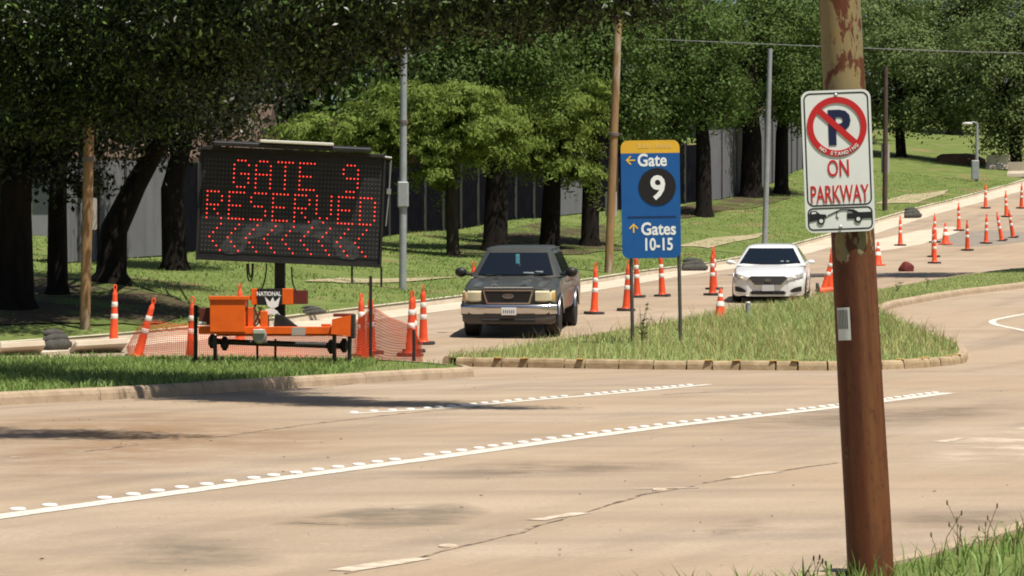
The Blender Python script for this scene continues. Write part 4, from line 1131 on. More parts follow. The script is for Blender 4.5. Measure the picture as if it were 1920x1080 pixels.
# ---- white sedan
M_CARW = mat('white_car_paint', (.80, .80, .78), .25, spec=.5, coat=.8)
CY = 79.6
car = thing('white_sedan', 'white sedan with dark grille waiting beside the tall island grass', 'car', (PX(1440, CY), CY, float(g(CY + .9)) - .055), (R(2.0), 0, R(-7)))
cw = lambda y: float(np.interp(y, [0, .04, .12, .26, .45, .75, 1.1, 4.0, 4.6, 4.85], [.52, .66, .77, .85, .895, .922, .932, .932, .88, .72]))
ct = lambda y: float(np.interp(y, [0, .05, .15, .4, .8, 1.2, 1.45, 3.9, 4.5, 4.85], [.60, .665, .715, .79, .865, .925, .955, 1.0, 1.0, .92]))
CW = (.92, 3.72); CR = .335
def czb(y):
    z = .20 + .03 * max(0, .15 - y) / .15
    for wy in CW:
        d = abs(y - wy)
        if d < .39: z = max(z, CR + math.sqrt(.39 ** 2 - d ** 2))
    return z
def csec(y):
    w, t, zb_ = cw(y), ct(y), czb(y); P = [(0, zb_)]
    for fx, z in ((.85, zb_), (.95, zb_ + .0), (.985, zb_ + .05), (1.0, .50), (.985, .62), (.955, t - .10), (.90, t - .03), (.76, t)):
        P.append((w * fx, max(z, zb_ + (.001 if z != zb_ else 0))))
    P += [(w * .4, t + .022), (0, t + .028)]
    return P
ys = [0, .02, .05, .09, .15, .22, .32, .45] + [wy + d for wy in CW for d in (-.392, -.388, -.36, -.3, -.2, -.1, 0, .1, .2, .3, .36, .388, .392)] + [1.42, 2.0, 2.8, 4.3, 4.55, 4.75, 4.85]
body_mesh(sorted(ys), csec).build('body', M_CARW, car, 35)
cbn = MB(); rings = [plan_ring(.90, 1.22, 4.35, .93, .20, bow=.12), plan_ring(.865, 1.34, 4.25, .985, .20, bow=.12), plan_ring(.64, 2.08, 3.62, 1.36, .20, bow=.09), plan_ring(.60, 2.17, 3.55, 1.405, .2, bow=.08), plan_ring(.50, 2.35, 3.4, 1.44, .2, bow=.06), plan_ring(.3, 2.55, 3.2, 1.455, .2)]
cbn.grid(rings, close=True); n_ = len(rings[0]); cbn.f.append(tuple((len(rings) - 1) * n_ + k for k in range(n_)))
cbn.build('cabin', M_CARW, car, 40)
def cws(u, v):
    z = .985 + v * .37; x = (2 * u - 1) * (.775 - .215 * v); t = (z - .985) / .375
    hw = .865 - t * .225
    return (x, 1.34 + t * .74 + .12 * (abs(x) / hw) ** 2 - .12 - .015, z)
cwd = pane('windshield', cws, car, nu=9)
for x in (.30, .44):
    p = cws(.5 + x / 1.5, .14); MB().box((x, p[1] - .01, p[2] - .0), (.08, .006, .03)).build('dash_paper', mat('pale_paper', (.55, .60, .62), .6), cwd)
for s_ in (-1, 1):
    for y0, y1 in ((1.95, 2.75), (2.83, 3.6)):
        def side(u, v, s_=s_, y0=y0, y1=y1):
            z = 1.0 + v * .33; hw = .865 - (z - .985) / .375 * .225
            return (s_ * (hw + .006), y0 + (y1 - y0) * u + (.42 * v * (1 - u) if y0 < 2.5 else -.3 * v * u), z)
        pane('side_window', side, car, nu=6)
    xs = np.linspace(.47, .86, 9); rows = []
    ycar = lambda x, z: float(np.interp(x, [.50, .65, .76, .84, .88], [.0, .05, .13, .26, .42]))
    for i, x in enumerate(xs):
        t = i / 8; zl_, zh_ = .585 + .075 * t, .665 + .105 * t
        rows.append([(s_ * x, ycar(x, 0) + .02, zl_ - .012), (s_ * x, ycar(x, 0) - .028, zl_), (s_ * x, ycar(x, 0) - .020, (zl_ + zh_) / 2), (s_ * x, ycar(x, 0) + .0, zh_), (s_ * x, ycar(x, 0) + .05, zh_ + .01)])
    hl = MB().grid(rows if s_ < 0 else [list(reversed(r)) for r in rows]).build('headlight', M_LENS2, car, 60)
    MB().ball((s_ * .66, .045, .655), (.045, .03, .035), 10, 6).build('lamp_bulb', mat('warm_reflector', (.85, .68, .46), .2), hl, 60)
    fg = [(.52, .30), (.80, .33), (.83, .44), (.60, .40)]
    rows = [[(s_ * x, ycar(x, 0) - .045, z0_), (s_ * x, ycar(x, 0) - .045, z1_)] for x, z0_, z1_ in ((.55, .30, .345), (.64, .30, .40), (.74, .305, .43), (.83, .33, .44))]
    MB().grid(rows if s_ > 0 else [list(reversed(r)) for r in rows]).build('fog_recess', M_BLKPL, car)
    mr = MB().ball((s_ * 1.02, 1.50, 1.01), (.105, .07, .062), 14, 8).build('mirror', M_CARW, car, 60)
    MB().tube([(s_ * .88, 1.56, .98), (s_ * .97, 1.53, .995)], .03, 8).build('mirror_arm', M_CARW, mr)
    for wy in CW: wheel(car, s_ * .81, wy, CR, .225, s_)
hexg = [(-.46, .665), (-.33, .505), (.33, .505), (.46, .665), (.40, .69), (-.40, .69)]
hexg = [(x, z) for x, z in [(-.40, .69), (-.47, .655), (-.32, .49), (.32, .49), (.47, .655), (.40, .69)]]
gg = MB().prism(hexg, -.028, .03).build('grille', M_BLKPL, car)
for i in range(5): 
    wbar = (.68, .74, .80, .86, .88)[i]; MB().box((0, -.034, .52 + i * .034), (wbar, .012, .007), bev=.003).build('grille_bar', mat('dark_chrome_bar', (.20, .20, .21), .35, metal=.7), gg)
MB().ring([(x * 1.05, .59 + (z - .59) * 1.12) for x, z in hexg], hexg, -.034, .02).build('grille_surround', M_CHROME, gg)
MB().ring(circle(0, .60, .075, 24, .04), circle(0, .60, .062, 24, .029), -.05, -.038).build('emblem', M_CHROME, gg)
MB().box((0, -.045, .60), (.075, .008, .014), Matrix.Translation((0, 0, 0)) @ Matrix.Rotation(R(0), 4, 'Y')).build('emblem_bar', M_CHROME, gg)
MB().prism([(-.45, .30), (-.40, .245), (.40, .245), (.45, .30), (.38, .335), (-.38, .335)], -.02, .03).build('air_intake', M_BLKPL, car)
pl = MB().box((0, -.03, .405), (.31, .012, .15), bev=.004).build('licence_plate', mat('dull_plate', (.55, .56, .56), .5), car)
MB().box((0, .02, .215), (1.1, .05, .03), bev=.01).build('front_lip', M_CARW, car)
MB().box((0, 2.4, .25), (1.4, 3.9, .14), bev=.03).build('underbody', M_BLKPL, car)
# ------------------------------------------------------------------ fence and buildings behind the trees
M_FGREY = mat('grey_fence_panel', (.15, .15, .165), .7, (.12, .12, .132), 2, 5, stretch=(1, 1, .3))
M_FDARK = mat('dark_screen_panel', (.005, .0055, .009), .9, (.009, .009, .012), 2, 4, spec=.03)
M_FPOST = mat('fence_post', (.05, .05, .052), .6)
def base(u, v): x, d, z = hit(u, v); return np.array([x, d])
def fence(label, pix, m, h, step=2.0, name='panel_fence'):
    P = np.array([base(u, v) for u, v in pix]); s = np.r_[0, np.cumsum(np.hypot(*np.diff(P, axis=0).T))]
    n = max(1, int(s[-1] / step)); Q = resample(P, n + 1)
    root = thing(name, label, 'fence', (Q[0][0], Q[0][1], float(terr(*Q[0]))), group='site fences behind the trees')
    o0 = Vector(root.location)
    for i in range(n + 1):
        z = float(terr(*Q[i])); MB().box(Vector((Q[i][0], Q[i][1] - .02, z + h / 2)) - o0, (.07, .07, h + .1), bev=.008).build('post', M_FPOST, root)
    for i in range(n):
        a, c = Q[i], Q[i + 1]; d = (c - a) / np.hypot(*(c - a)); L = np.hypot(*(c - a)); zz = (float(terr(*a)) + float(terr(*c))) / 2
        b = MB(); rows = []                          # ribbed sheet
        k = 21; nn = np.array([-d[1], d[0]])
        pts = []
        for j in range(k):
            t = .03 + (L - .06) * j / (k - 1); off = .018 if (j // 2) % 2 else -.018
            q_ = a + d * t + nn * (off + .05); zt_ = float(terr(*a)) + (float(terr(*c)) - float(terr(*a))) * t / L
            pts.append((q_[0] - o0.x, q_[1] - o0.y, zt_ - o0.z))
        rows = [[(x, y, z + e) for x, y, z in pts] for e in (.04, h)]
        b.grid(rows).build('panel', m, root)
    return root
fence('grey ribbed metal fence behind the leaning trunk at the left', [(110, 497), (210, 487), (318, 481)], M_FGREY, 2.7)
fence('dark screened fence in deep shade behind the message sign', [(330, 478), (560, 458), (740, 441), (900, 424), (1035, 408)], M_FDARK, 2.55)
fence('grey fence stretch glimpsed left of the leaning brown pole', [(1037, 407), (1110, 400)], M_FGREY, 2.6)
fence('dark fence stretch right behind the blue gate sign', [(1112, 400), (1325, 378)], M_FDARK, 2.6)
fence('pale grey fence stretch right of the blue gate sign', [(1327, 378), (1405, 360)], M_FGREY, 3.2)
fence('grey fence stretch climbing behind the parking sign', [(1408, 358), (1470, 335), (1535, 305)], M_FGREY, 3.6)

M_SIDE = mat('grey_siding', (.22, .22, .235), .7, (.19, .19, .205), 2, 4)
M_PEACH = mat('peach_stucco', (.52, .32, .20), .85, (.44, .27, .17), 1.5, 5)
M_ROOF = mat('brown_shingle', (.12, .075, .05), .85, (.08, .05, .035), 5, 5)
M_TRIM = mat('white_trim', (.66, .66, .68), .6)
M_WIN = mat('dark_window_glass', (.035, .04, .055), .12, spec=.6)
def house(label, u0, u1, d, v_top, m, wins, depth=8, zbase=None, roof_h=1.8, name='house'):
    x0, x1 = PX(u0, d), PX(u1, d); zb_ = float(terr((x0 + x1) / 2, d)) - .4; zt_ = PZ(v_top, d); w = x1 - x0
    root = thing(name, label, 'building', ((x0 + x1) / 2, d, zb_)); h = zt_ - zb_
    MB().box((0, depth / 2, h / 2), (w, depth, h)).build('wall', m, root)
    rf = MB(); e = .5
    rf.add([(-w / 2 - e, -e, h + .003), (w / 2 + e, -e, h + .003), (w / 2 + e, depth + e, h + .003), (-w / 2 - e, depth + e, h + .003), (-w / 2 - e, depth / 2, h + roof_h), (w / 2 + e, depth / 2, h + roof_h),
            (-w / 2 - e, -e, h - .16), (w / 2 + e, -e, h - .16)], [(0, 1, 5, 4), (2, 3, 4, 5), (1, 2, 5), (3, 0, 4), (6, 7, 1, 0), (3, 2, 1, 0)])
    rf.build('roof', M_ROOF, root)
    for (a, b_, va, vb) in wins:
        xa, xb, za, zb2 = PX(a, d) - (x0 + x1) / 2, PX(b_, d) - (x0 + x1) / 2, PZ(vb, d) - zb_, PZ(va, d) - zb_
        wn_ = MB().box(((xa + xb) / 2, -.01, (za + zb2) / 2), (xb - xa, .05, zb2 - za)).build('window', M_WIN, root)
        t = .08; b = MB()
        b.ring([(xa, za), (xb, za), (xb, zb2), (xa, zb2)], [(xa + t, za + t), (xb - t, za + t), (xb - t, zb2 - t), (xa + t, zb2 - t)], -.06, -.036)
        b.box(((xa + xb) / 2, -.048, (za + zb2) / 2), (.06, .02, zb2 - za - 2 * t)); b.build('window_frame', M_TRIM, wn_)
    return root
house('grey sided house with white framed windows behind the left fence', 60, 345, 97, 296, M_SIDE, [(118, 152, 322, 358), (203, 240, 328, 362), (262, 306, 330, 364)])
house('peach stucco building glimpsed above the dark fence', 330, 470, 112, 280, M_PEACH, [(380, 410, 300, 330)])
house('long peach building glimpsed behind the spreading green tree', 760, 1125, 150, 283, M_PEACH, [(800, 830, 300, 318), (900, 930, 300, 318), (1090, 1110, 300, 318)])
house('low grey building behind the trees right of the gate sign', 1300, 1560, 190, 222, M_SIDE, [(1355, 1375, 245, 262), (1490, 1502, 240, 258)])

# ------------------------------------------------------------------ trees
M_BARK = mat('dark_bark', (.020, .016, .013), .95, (.010, .008, .007), 6, 7, .35, .65, .9, 14, stretch=(1, 1, .25), spec=.1)
M_BARK2 = mat('grey_bark', (.055, .046, .036), .95, (.03, .024, .018), 6, 7, .35, .65, .9, 14, stretch=(1, 1, .25), spec=.1)
LEAF = {'oak': mat('live_oak_leaves', (.026, .034, .011), .42, island=.45, glint=3.2, transl=.18, spec=.5),
        'oak_dark': mat('shaded_oak_leaves', (.020, .028, .008), .5, island=.45, glint=2.6, transl=.16, spec=.3),
        'cypress': mat('feathery_green_leaves', (.185, .250, .052), .6, island=.3, transl=.38, spec=.12),
        'elm': mat('mid_green_leaves', (.085, .138, .030), .55, island=.35, transl=.30, spec=.18),
        'pale': mat('silvery_green_leaves', (.115, .160, .048), .55, island=.35, transl=.27, spec=.2),
        'near': mat('near_oak_leaves', (.021, .031, .007), .36, island=.45, glint=9.0, transl=.22, spec=.3)}
def leaves(lobes, n, leaf, seed, droop=0.0, clump=.55, per=46, aspect=.45, flat_=.6, rnd_n=.55):
    rs = np.random.default_rng(seed); C = []; Lb = np.array(lobes, float)
    wgt = Lb[:, 3] * Lb[:, 5] + Lb[:, 3] * Lb[:, 4]; wgt = wgt / wgt.sum()
    K = max(4, n // per); idx = rs.choice(len(Lb), K, p=wgt)
    d = rs.normal(size=(K, 3)); d /= np.linalg.norm(d, axis=1)[:, None]
    rad = rs.uniform(.25, 1, K) ** .45
    jit = 1 + .22 * np.sin(d[:, 0] * 5 + seed) * np.cos(d[:, 2] * 4 + seed * 2)
    c = Lb[idx, :3] + d * Lb[idx, 3:6] * (rad * jit)[:, None]
    cr = clump * rs.uniform(.55, 1.35, K)
    k = rs.integers(0, K, n); o = rs.normal(size=(n, 3)) * .55; o[:, 2] *= flat_
    out = d[k] * np.array([1, 1, .2]); 
    if droop:
        t = rs.uniform(-.3, 1.2, n); ax = out / (np.linalg.norm(out, axis=1)[:, None] + 1e-6)
        o = o * np.array([.55, .55, .35]) + ax * t[:, None] * 1.3; o[:, 2] -= droop * np.maximum(t, 0) ** 2
    p = c[k] + o * cr[k][:, None]
    on = o / (np.linalg.norm(o, axis=1)[:, None] + 1e-6)
    nrm = on * 1.0 + d[k] * .7 + np.array([0, 0, .55]) + rs.normal(size=(n, 3)) * rnd_n     # leaves of a clump face outward together
    nrm /= np.linalg.norm(nrm, axis=1)[:, None]
    a = rs.normal(size=(n, 3)) + (np.c_[out[:, :2], -droop * np.ones(n)] if droop else np.array([0, 0, -.35]))
    a -= nrm * (a * nrm).sum(1)[:, None]; a /= np.linalg.norm(a, axis=1)[:, None] + 1e-9
    b = np.cross(nrm, a)
    s = leaf * rs.uniform(.6, 1.35, n)[:, None]
    V = np.stack([p - a * s * .5, p + b * s * aspect * .5 + nrm * s * .08, p + a * s * .5, p - b * s * aspect * .5 + nrm * s * .08], 1).reshape(-1, 3)
    q = np.arange(n) * 4
    return V, np.c_[q, q + 1, q + 2, q + 3], c
def tree(label, u, v, wpx, lobes, n, leaf, kind, d=None, bark=None, seed=1, droop=0.0, clump=.72, trunk_pts=None, per=105, group='trees along the far side', limbs=6, name='tree', depth=.9, aspect=.5):
    if d is None: x, d, z = hit(u, v)
    else: x, z = PX(u, d), float(terr(PX(u, d), d))
    s_ = F_PX / d; root = thing(name, label, 'tree', (x, d, z), group=group)
    L = []
    for lb in lobes:                                   # (u, v, half width px, half height px[, depth offset m])
        rx, rz = lb[2] / s_, lb[3] / s_; dy = lb[4] if len(lb) > 4 else 0
        L.append((PX(lb[0], d) - x, dy, PZ(lb[1], d) - z, rx, max(rx * depth, 1.2), rz))
    V, Fq, C = leaves(L, n, leaf, seed, droop, clump, per, aspect)
    np_mesh('crown', V, Fq, LEAF[kind], root)
    rnd = random.Random(seed); r0 = wpx / s_ / 2
    if trunk_pts: P = [Vector((PX(a, d) - x, 0, PZ(b_, d) - z)) for a, b_ in trunk_pts]
    else:
        top = Vector(L[0][:3]); P = [Vector((0, 0, 0)), Vector((rnd.uniform(-.1, .1), 0, top.z * .4)), Vector((top.x * .5 + rnd.uniform(-.2, .2), 0, top.z * .7)), top]
    P = [P[0] + Vector((0, 0, -.3)), P[0], P[0] + (P[1] - P[0]) * .12] + P[1:]
    rr_ = [r0 * 1.5, r0 * 1.35, r0 * 1.05] + [r0 * f for f in np.linspace(.92, .4, len(P) - 3)]
    b = MB(); b.tube(P, rr_, 12); b.build('trunk', bark or M_BARK, root, 60)
    lm = MB(); hub = P[-2]
    pick = sorted(range(len(C)), key=lambda i: rnd.random())[:limbs * 4]
    for i in range(limbs):
        e = Vector(L[i % len(L)][:3]) + Vector((rnd.uniform(-.5, .5) * L[i % len(L)][3], rnd.uniform(-.5, .5) * L[i % len(L)][4], rnd.uniform(-.3, .4) * L[i % len(L)][5]))
        st_ = hub.lerp(P[-1], rnd.uniform(0, .8)); mid = st_.lerp(e, .5) + Vector((0, 0, rnd.uniform(.1, .5)))
        lm.tube([st_, mid, e], [r0 * .42, r0 * .28, r0 * .1], 7)
        for j in range(4):
            c = Vector(C[pick[(i * 4 + j) % len(pick)]])
            lm.tube([mid.lerp(e, rnd.random()), c], [r0 * .12, r0 * .04], 5)
    lm.build('limbs', bark or M_BARK, root, 60)
    return root
# left roadside group (deep shade)
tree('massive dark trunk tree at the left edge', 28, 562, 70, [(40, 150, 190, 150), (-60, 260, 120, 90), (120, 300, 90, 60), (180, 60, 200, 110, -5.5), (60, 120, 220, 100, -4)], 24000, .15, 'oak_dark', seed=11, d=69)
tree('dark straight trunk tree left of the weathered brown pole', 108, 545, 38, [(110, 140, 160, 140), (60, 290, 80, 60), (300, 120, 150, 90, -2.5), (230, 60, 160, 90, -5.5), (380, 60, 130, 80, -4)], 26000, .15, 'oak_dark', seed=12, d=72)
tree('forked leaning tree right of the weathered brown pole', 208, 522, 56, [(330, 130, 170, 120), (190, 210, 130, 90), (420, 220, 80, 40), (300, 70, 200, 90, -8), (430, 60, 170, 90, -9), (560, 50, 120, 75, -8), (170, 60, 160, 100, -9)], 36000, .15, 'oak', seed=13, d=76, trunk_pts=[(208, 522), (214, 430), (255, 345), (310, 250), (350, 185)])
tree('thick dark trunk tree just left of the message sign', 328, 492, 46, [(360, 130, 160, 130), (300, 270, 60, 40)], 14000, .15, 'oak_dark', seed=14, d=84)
# middle group
tree('spreading bright green tree behind the grey pole', 850, 482, 24, [(840, 205, 40, 40), (800, 192, 75, 17), (885, 205, 62, 16), (755, 222, 60, 14), (850, 240, 85, 15), (905, 232, 60, 14), (700, 210, 65, 16), (690, 252, 75, 14), (620, 230, 62, 16), (560, 246, 52, 15), (650, 282, 52, 13), (790, 262, 65, 13), (885, 278, 72, 13), (812, 322, 34, 24), (790, 292, 42, 13), (935, 260, 52, 12), (870, 172, 60, 15), (760, 168, 50, 14)],
     46000, .17, 'cypress', seed=21, droop=.45, clump=.42, per=85, aspect=.34, bark=M_BARK2, limbs=16)
tree('tall dark tree behind the pickup', 928, 472, 46, [(930, 70, 150, 110), (860, 140, 110, 60), (1010, 130, 90, 70)], 20000, .16, 'elm', seed=22)
tree('drooping bright green tree above the pickup', 1030, 468, 38, [(1030, 215, 45, 45), (1000, 178, 75, 16), (1070, 190, 52, 15), (960, 213, 62, 14), (1035, 225, 75, 14), (1085, 232, 42, 12), (1000, 255, 75, 13), (1052, 268, 52, 12), (960, 284, 62, 13), (1022, 300, 75, 13), (1062, 314, 46, 11), (1092, 325, 26, 10), (1090, 160, 50, 16), (940, 178, 50, 15)],
     40000, .17, 'cypress', seed=23, droop=.5, clump=.44, per=85, aspect=.34, limbs=14)
tree('shadowy tree behind the leaning brown pole', 1106, 462, 34, [(1120, 120, 120, 110), (1170, 215, 70, 55), (1080, 60, 120, 80)], 18000, .16, 'elm', seed=24)
tree('slim tree right of the blue gate sign', 1320, 406, 30, [(1290, 90, 120, 110), (1340, 180, 90, 60), (1225, 190, 70, 55), (1240, 255, 40, 22)], 22000, .16, 'elm', seed=25, limbs=8)
tree('twin trunk tree left of the thin grey pole', 1408, 370, 40, [(1410, 90, 120, 110), (1385, 200, 60, 42), (1480, 170, 70, 60)], 19000, .17, 'elm', seed=26)
tree('dark trunk tree left of the parking sign', 1465, 364, 26, [(1480, 80, 120, 110), (1500, 195, 60, 50)], 15000, .18, 'elm', seed=27)
# right hillside
tree('round silvery tree on the lawn right of the parking sign', 1690, 294, 19, [(1690, 165, 115, 80), (1620, 205, 60, 45), (1770, 190, 65, 55), (1700, 100, 90, 50)], 21000, .22, 'pale', seed=31, clump=1.1, per=190, limbs=8)
tree('leaning tree at the right edge hanging over the hill road', 1905, 318, 24, [(1870, 130, 100, 95), (1850, 240, 55, 55), (1915, 240, 50, 62), (1810, 175, 50, 50), (1930, 60, 90, 80)], 23000, .22, 'pale', seed=32, clump=1.1, per=190, limbs=8)
tree('tall pale tree behind the top of the rusty pole', 1590, 270, 26, [(1590, 60, 120, 100), (1540, 150, 70, 60), (1660, 40, 90, 70)], 20000, .23, 'pale', seed=33, clump=1.15, per=190, d=196)
tree('tall pale tree at the top right between the cable and the corner', 1790, 262, 26, [(1780, 40, 130, 90), (1850, 20, 100, 70), (1730, 70, 80, 60)], 20000, .24, 'pale', seed=34, clump=1.2, per=190, d=215)
# back row that closes the view
brow = [(-60, 128, 'oak_dark'), (90, 122, 'oak_dark'), (250, 126, 'oak_dark'), (420, 124, 'oak_dark'), (580, 132, 'elm'), (740, 138, 'oak_dark'), (900, 146, 'elm'), (1060, 150, 'oak_dark'), (1220, 165, 'elm'), (1370, 205, 'elm'),
        (1500, 235, 'elm'), (1640, 262, 'elm'), (1760, 272, 'oak_dark'), (1880, 262, 'elm'), (2010, 230, 'elm'), (2150, 290, 'elm'), (2280, 300, 'oak_dark'), (2420, 310, 'elm'), (2570, 320, 'elm')]
words = ['dark tree behind the far left of the picture', 'dark tree behind the grey sided house', 'dark tree behind the forked leaning tree', 'dark tree rising behind the left half of the message sign', 'green tree rising behind the right half of the message sign',
         'dark tree behind the galvanised grey pole', 'green tree rising behind the pickup', 'dark tree rising behind the drooping tree', 'green tree rising behind the blue gate sign', 'green tree rising behind the thin grey pole',
         'green tree far behind the left edge of the rusty pole', 'green tree far behind the parking sign', 'dark tree at the top of the right hillside', 'green tree far behind the street lamp', 'green tree beyond the right edge', 'green tree at the far end of the hill road', 'dark tree at the far end of the hill road', 'green tree well beyond the end of the hill road', 'last green tree beyond the end of the hill road']
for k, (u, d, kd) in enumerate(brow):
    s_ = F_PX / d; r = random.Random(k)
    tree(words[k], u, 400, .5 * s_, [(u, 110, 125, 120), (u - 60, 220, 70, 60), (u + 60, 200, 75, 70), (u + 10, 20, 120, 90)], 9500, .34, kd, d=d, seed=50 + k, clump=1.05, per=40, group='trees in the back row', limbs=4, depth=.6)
# far hedge closing the gaps under the crowns
far_hedges = [(-100, 560, 121, 330, 'dark hedge under the back row at the left'), (540, 1240, 152, 300, 'dark hedge under the back row in the middle'), (1180, 1640, 246, 235, 'dark hedge behind the low grey building'), (1600, 2050, 286, 232, 'dark hedge along the top of the right hillside')]
for k, (u0, u1, d, vt, lab_) in enumerate(far_hedges):
    x0, x1 = PX(u0, d), PX(u1, d); zb_ = float(terr((x0 + x1) / 2, d)); L = []
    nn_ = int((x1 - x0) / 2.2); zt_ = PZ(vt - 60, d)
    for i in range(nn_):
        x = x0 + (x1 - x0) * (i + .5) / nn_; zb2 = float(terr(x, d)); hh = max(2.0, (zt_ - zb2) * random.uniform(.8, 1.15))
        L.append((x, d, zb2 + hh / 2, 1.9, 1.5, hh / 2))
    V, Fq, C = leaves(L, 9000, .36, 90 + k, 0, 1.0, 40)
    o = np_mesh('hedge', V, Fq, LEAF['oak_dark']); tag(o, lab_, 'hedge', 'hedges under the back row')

# ---- near oak overhanging the left island: trunk stands left of the picture
ox, oy = -9.6, 43.0
near = thing('oak_tree', 'big dark oak with overhanging branches across the top left', 'tree', (ox, oy, float(g(oy)) + .14))
foot = [(1.75, 36.0, 4.85, .55, .5, .42), (1.05, 36.4, 4.8, .75, .6, .5), (.25, 36.9, 4.8, .85, .75, .55), (-.6, 37.6, 4.85, .95, .9, .6), (-1.5, 38.7, 4.95, 1.05, 1.1, .65), (-2.4, 40.0, 5.0, 1.15, 1.3, .75), (-3.4, 41.4, 5.0, 1.2, 1.4, .85),
        (-4.4, 43.0, 5.0, 1.25, 1.6, .95), (-5.5, 44.6, 5.0, 1.35, 1.7, 1.0), (-6.7, 46.0, 4.95, 1.4, 1.9, 1.1), (-7.8, 44.8, 5.0, 1.3, 1.8, 1.1), (-5.2, 44.4, 4.05, .8, .9, .5), (-6.5, 45.2, 3.95, .75, .9, .55), (-3.9, 42.4, 4.25, .65, .8, .4), (-2.5, 40.4, 4.3, .55, .7, .35),
        (-6.0, 48.4, 6.3, 1.5, 1.8, 1.1), (-3.8, 43.2, 6.4, 1.5, 1.7, .9), (-2.2, 41.0, 6.3, 1.4, 1.4, .8), (-1.0, 38.9, 6.1, 1.2, 1.1, .7), (.2, 37.4, 5.9, 1.0, .9, .55), (-3.0, 41.2, 5.5, 1.2, 1.4, .7), (-2.3, 42.8, 5.7, 1.2, 1.3, .7), (-1.7, 40.7, 5.6, 1.0, 1.1, .6), (-3.9, 42.6, 5.6, 1.1, 1.2, .7), (-3.2, 40.6, 5.9, 1.0, 1.1, .6), (-2.6, 41.9, 6.3, 1.1, 1.2, .6)]
V, Fq, C = leaves([(a - ox, b_ - oy, c - .14, rx, ry, rz) for a, b_, c, rx, ry, rz in foot], 205000, .09, 71, 0, .40, 150, aspect=.38)
np_mesh('crown', V, Fq, LEAF['near'], near)
tp = MB(); tp.tube([(0, 0, -.3), (0, 0, .1), (.1, 0, 1.6), (.4, 0, 3.4), (.7, 0, 5.6), (.9, 0, 6.6)], [.62, .5, .40, .36, .30, .2], 14); tp.build('trunk', M_BARK, near, 60)
lb_ = MB(); rnd = random.Random(5)
for i, (a, b_, c, rx, ry, rz) in enumerate(foot):
    e = Vector((a - ox, b_ - oy, c - .14)); st_ = Vector((.75, 0, 5.6 + .12 * (i % 6)))
    mid = st_.lerp(e, .55) + Vector((0, 0, 1.1)); lb_.tube([st_, st_.lerp(mid, .5) + Vector((0, 0, .1)), mid, mid.lerp(e, .5), e], [.13, .09, .055, .035, .02], 7)
for i in range(160):
    c = Vector(C[rnd.randrange(len(C))]); f = min(foot, key=lambda q_: (q_[0] - ox - c.x) ** 2 + (q_[1] - oy - c.y) ** 2)
    lb_.tube([Vector((f[0] - ox, f[1] - oy, f[2])), c + Vector((0, 0, -.1))], [.018, .006], 5)
lb_.build('limbs', M_BARK, near, 60)
# second bough left of the picture, throwing the small shadow at the left
o2 = thing('oak_tree', 'oak standing beyond the left edge whose shadow falls on the near lane', 'tree', (-9.3, 30.5, .0))
foot2 = [(-3.4, 29.2, 5.9, 1.7, 1.1, .7), (-2.2, 28.6, 5.9, 1.1, .7, .5), (-5.2, 29.9, 6.0, 1.8, 1.5, 1.0)]
V, Fq, C = leaves([(a + 9.3, b_ - 30.5, c, rx, ry, rz) for a, b_, c, rx, ry, rz in foot2], 22000, .10, 72, 0, .36, 60, aspect=.38)
np_mesh('crown', V, Fq, LEAF['near'], o2)
MB().tube([(0, 0, -.3), (0, 0, .1), (.1, 0, 2), (.4, -.2, 4.2), (1.6, -.5, 5.7), (6.6, -1.6, 6.0)], [.45, .36, .30, .26, .16, .05], 12).build('trunk', M_BARK, o2, 60)

# tree right of the picture whose shadow crosses the hill road
o3 = thing('shade_tree', 'tree standing beyond the right edge whose shadow crosses the hill road', 'tree', (27.0, 96.0, float(g(96))))
foot3 = [(14.5, 96.6, 14.3, 3.4, 2.6, 1.6), (18.5, 97.0, 14.5, 3.6, 2.8, 1.9), (23, 97.5, 14.0, 4, 3, 2.6), (27, 97, 13.0, 4, 4, 3)]
V, Fq, C = leaves([(a - 27, b_ - 96, c - float(g(96)), rx, ry, rz) for a, b_, c, rx, ry, rz in foot3], 36000, .24, 73, 0, .7, 60, aspect=.5)
np_mesh('crown', V, Fq, LEAF['elm'], o3)
MB().tube([(0, 0, -.3), (0, 0, .2), (-.1, 0, 5), (-.5, .5, 9), (-4, 1.2, 12), (-11, 1.6, 12.8)], [.6, .5, .4, .33, .2, .06], 12).build('trunk', M_BARK, o3, 60)

# ------------------------------------------------------------------ small things
M_SOCK = mat('dark_filter_sock', (.045, .042, .036), .85, (.085, .08, .07), 6, 6, .35, .65, .5, 20)
def sock(u, v, wpx, hpx, label, d=None, tilt=0, n=3):
    x, d, z = hit(u, v) if d is None else (PX(u, d), d, float(terr(PX(u, d), d)))
    s_ = F_PX / d; w, h = wpx / s_, hpx / s_; b = MB(); rr_ = random.Random(int(u))
    root = thing('inlet_sock', label, 'filter sock', (x, d, z), (0, 0, R(tilt)), 'filter socks at the storm inlets')
    for k in range(n):
        b = MB(); zc = h * (.28 + .30 * k); rad = h * (.34 - .05 * k); xs = np.linspace(-w / 2 * (1 - .12 * k), w / 2 * (1 - .12 * k), 9)
        b.tube([(xx, (.12 * k), zc + .02 * math.sin(xx * 7 + k) - .05 * abs(xx / w) ** 2) for xx in xs], [rad * f * rr_.uniform(.9, 1.08) for f in (.5, .85, 1, .97, 1.02, 1, .96, .85, .45)], 10)
        b.build('roll', M_SOCK, root, 60)
    return root
sock(108, 657, 54, 34, 'dark filter sock on the pale gutter left of the message trailer', tilt=25)
sock(590, 600, 46, 13, 'dark filter sock on the gutter behind the message trailer', tilt=25)
sock(1303, 508, 50, 22, 'dark filter sock on the gutter behind the gate sign', tilt=15)
sock(1712, 409, 34, 18, 'dark filter sock on the hill gutter beside the dark brown pole', tilt=15)
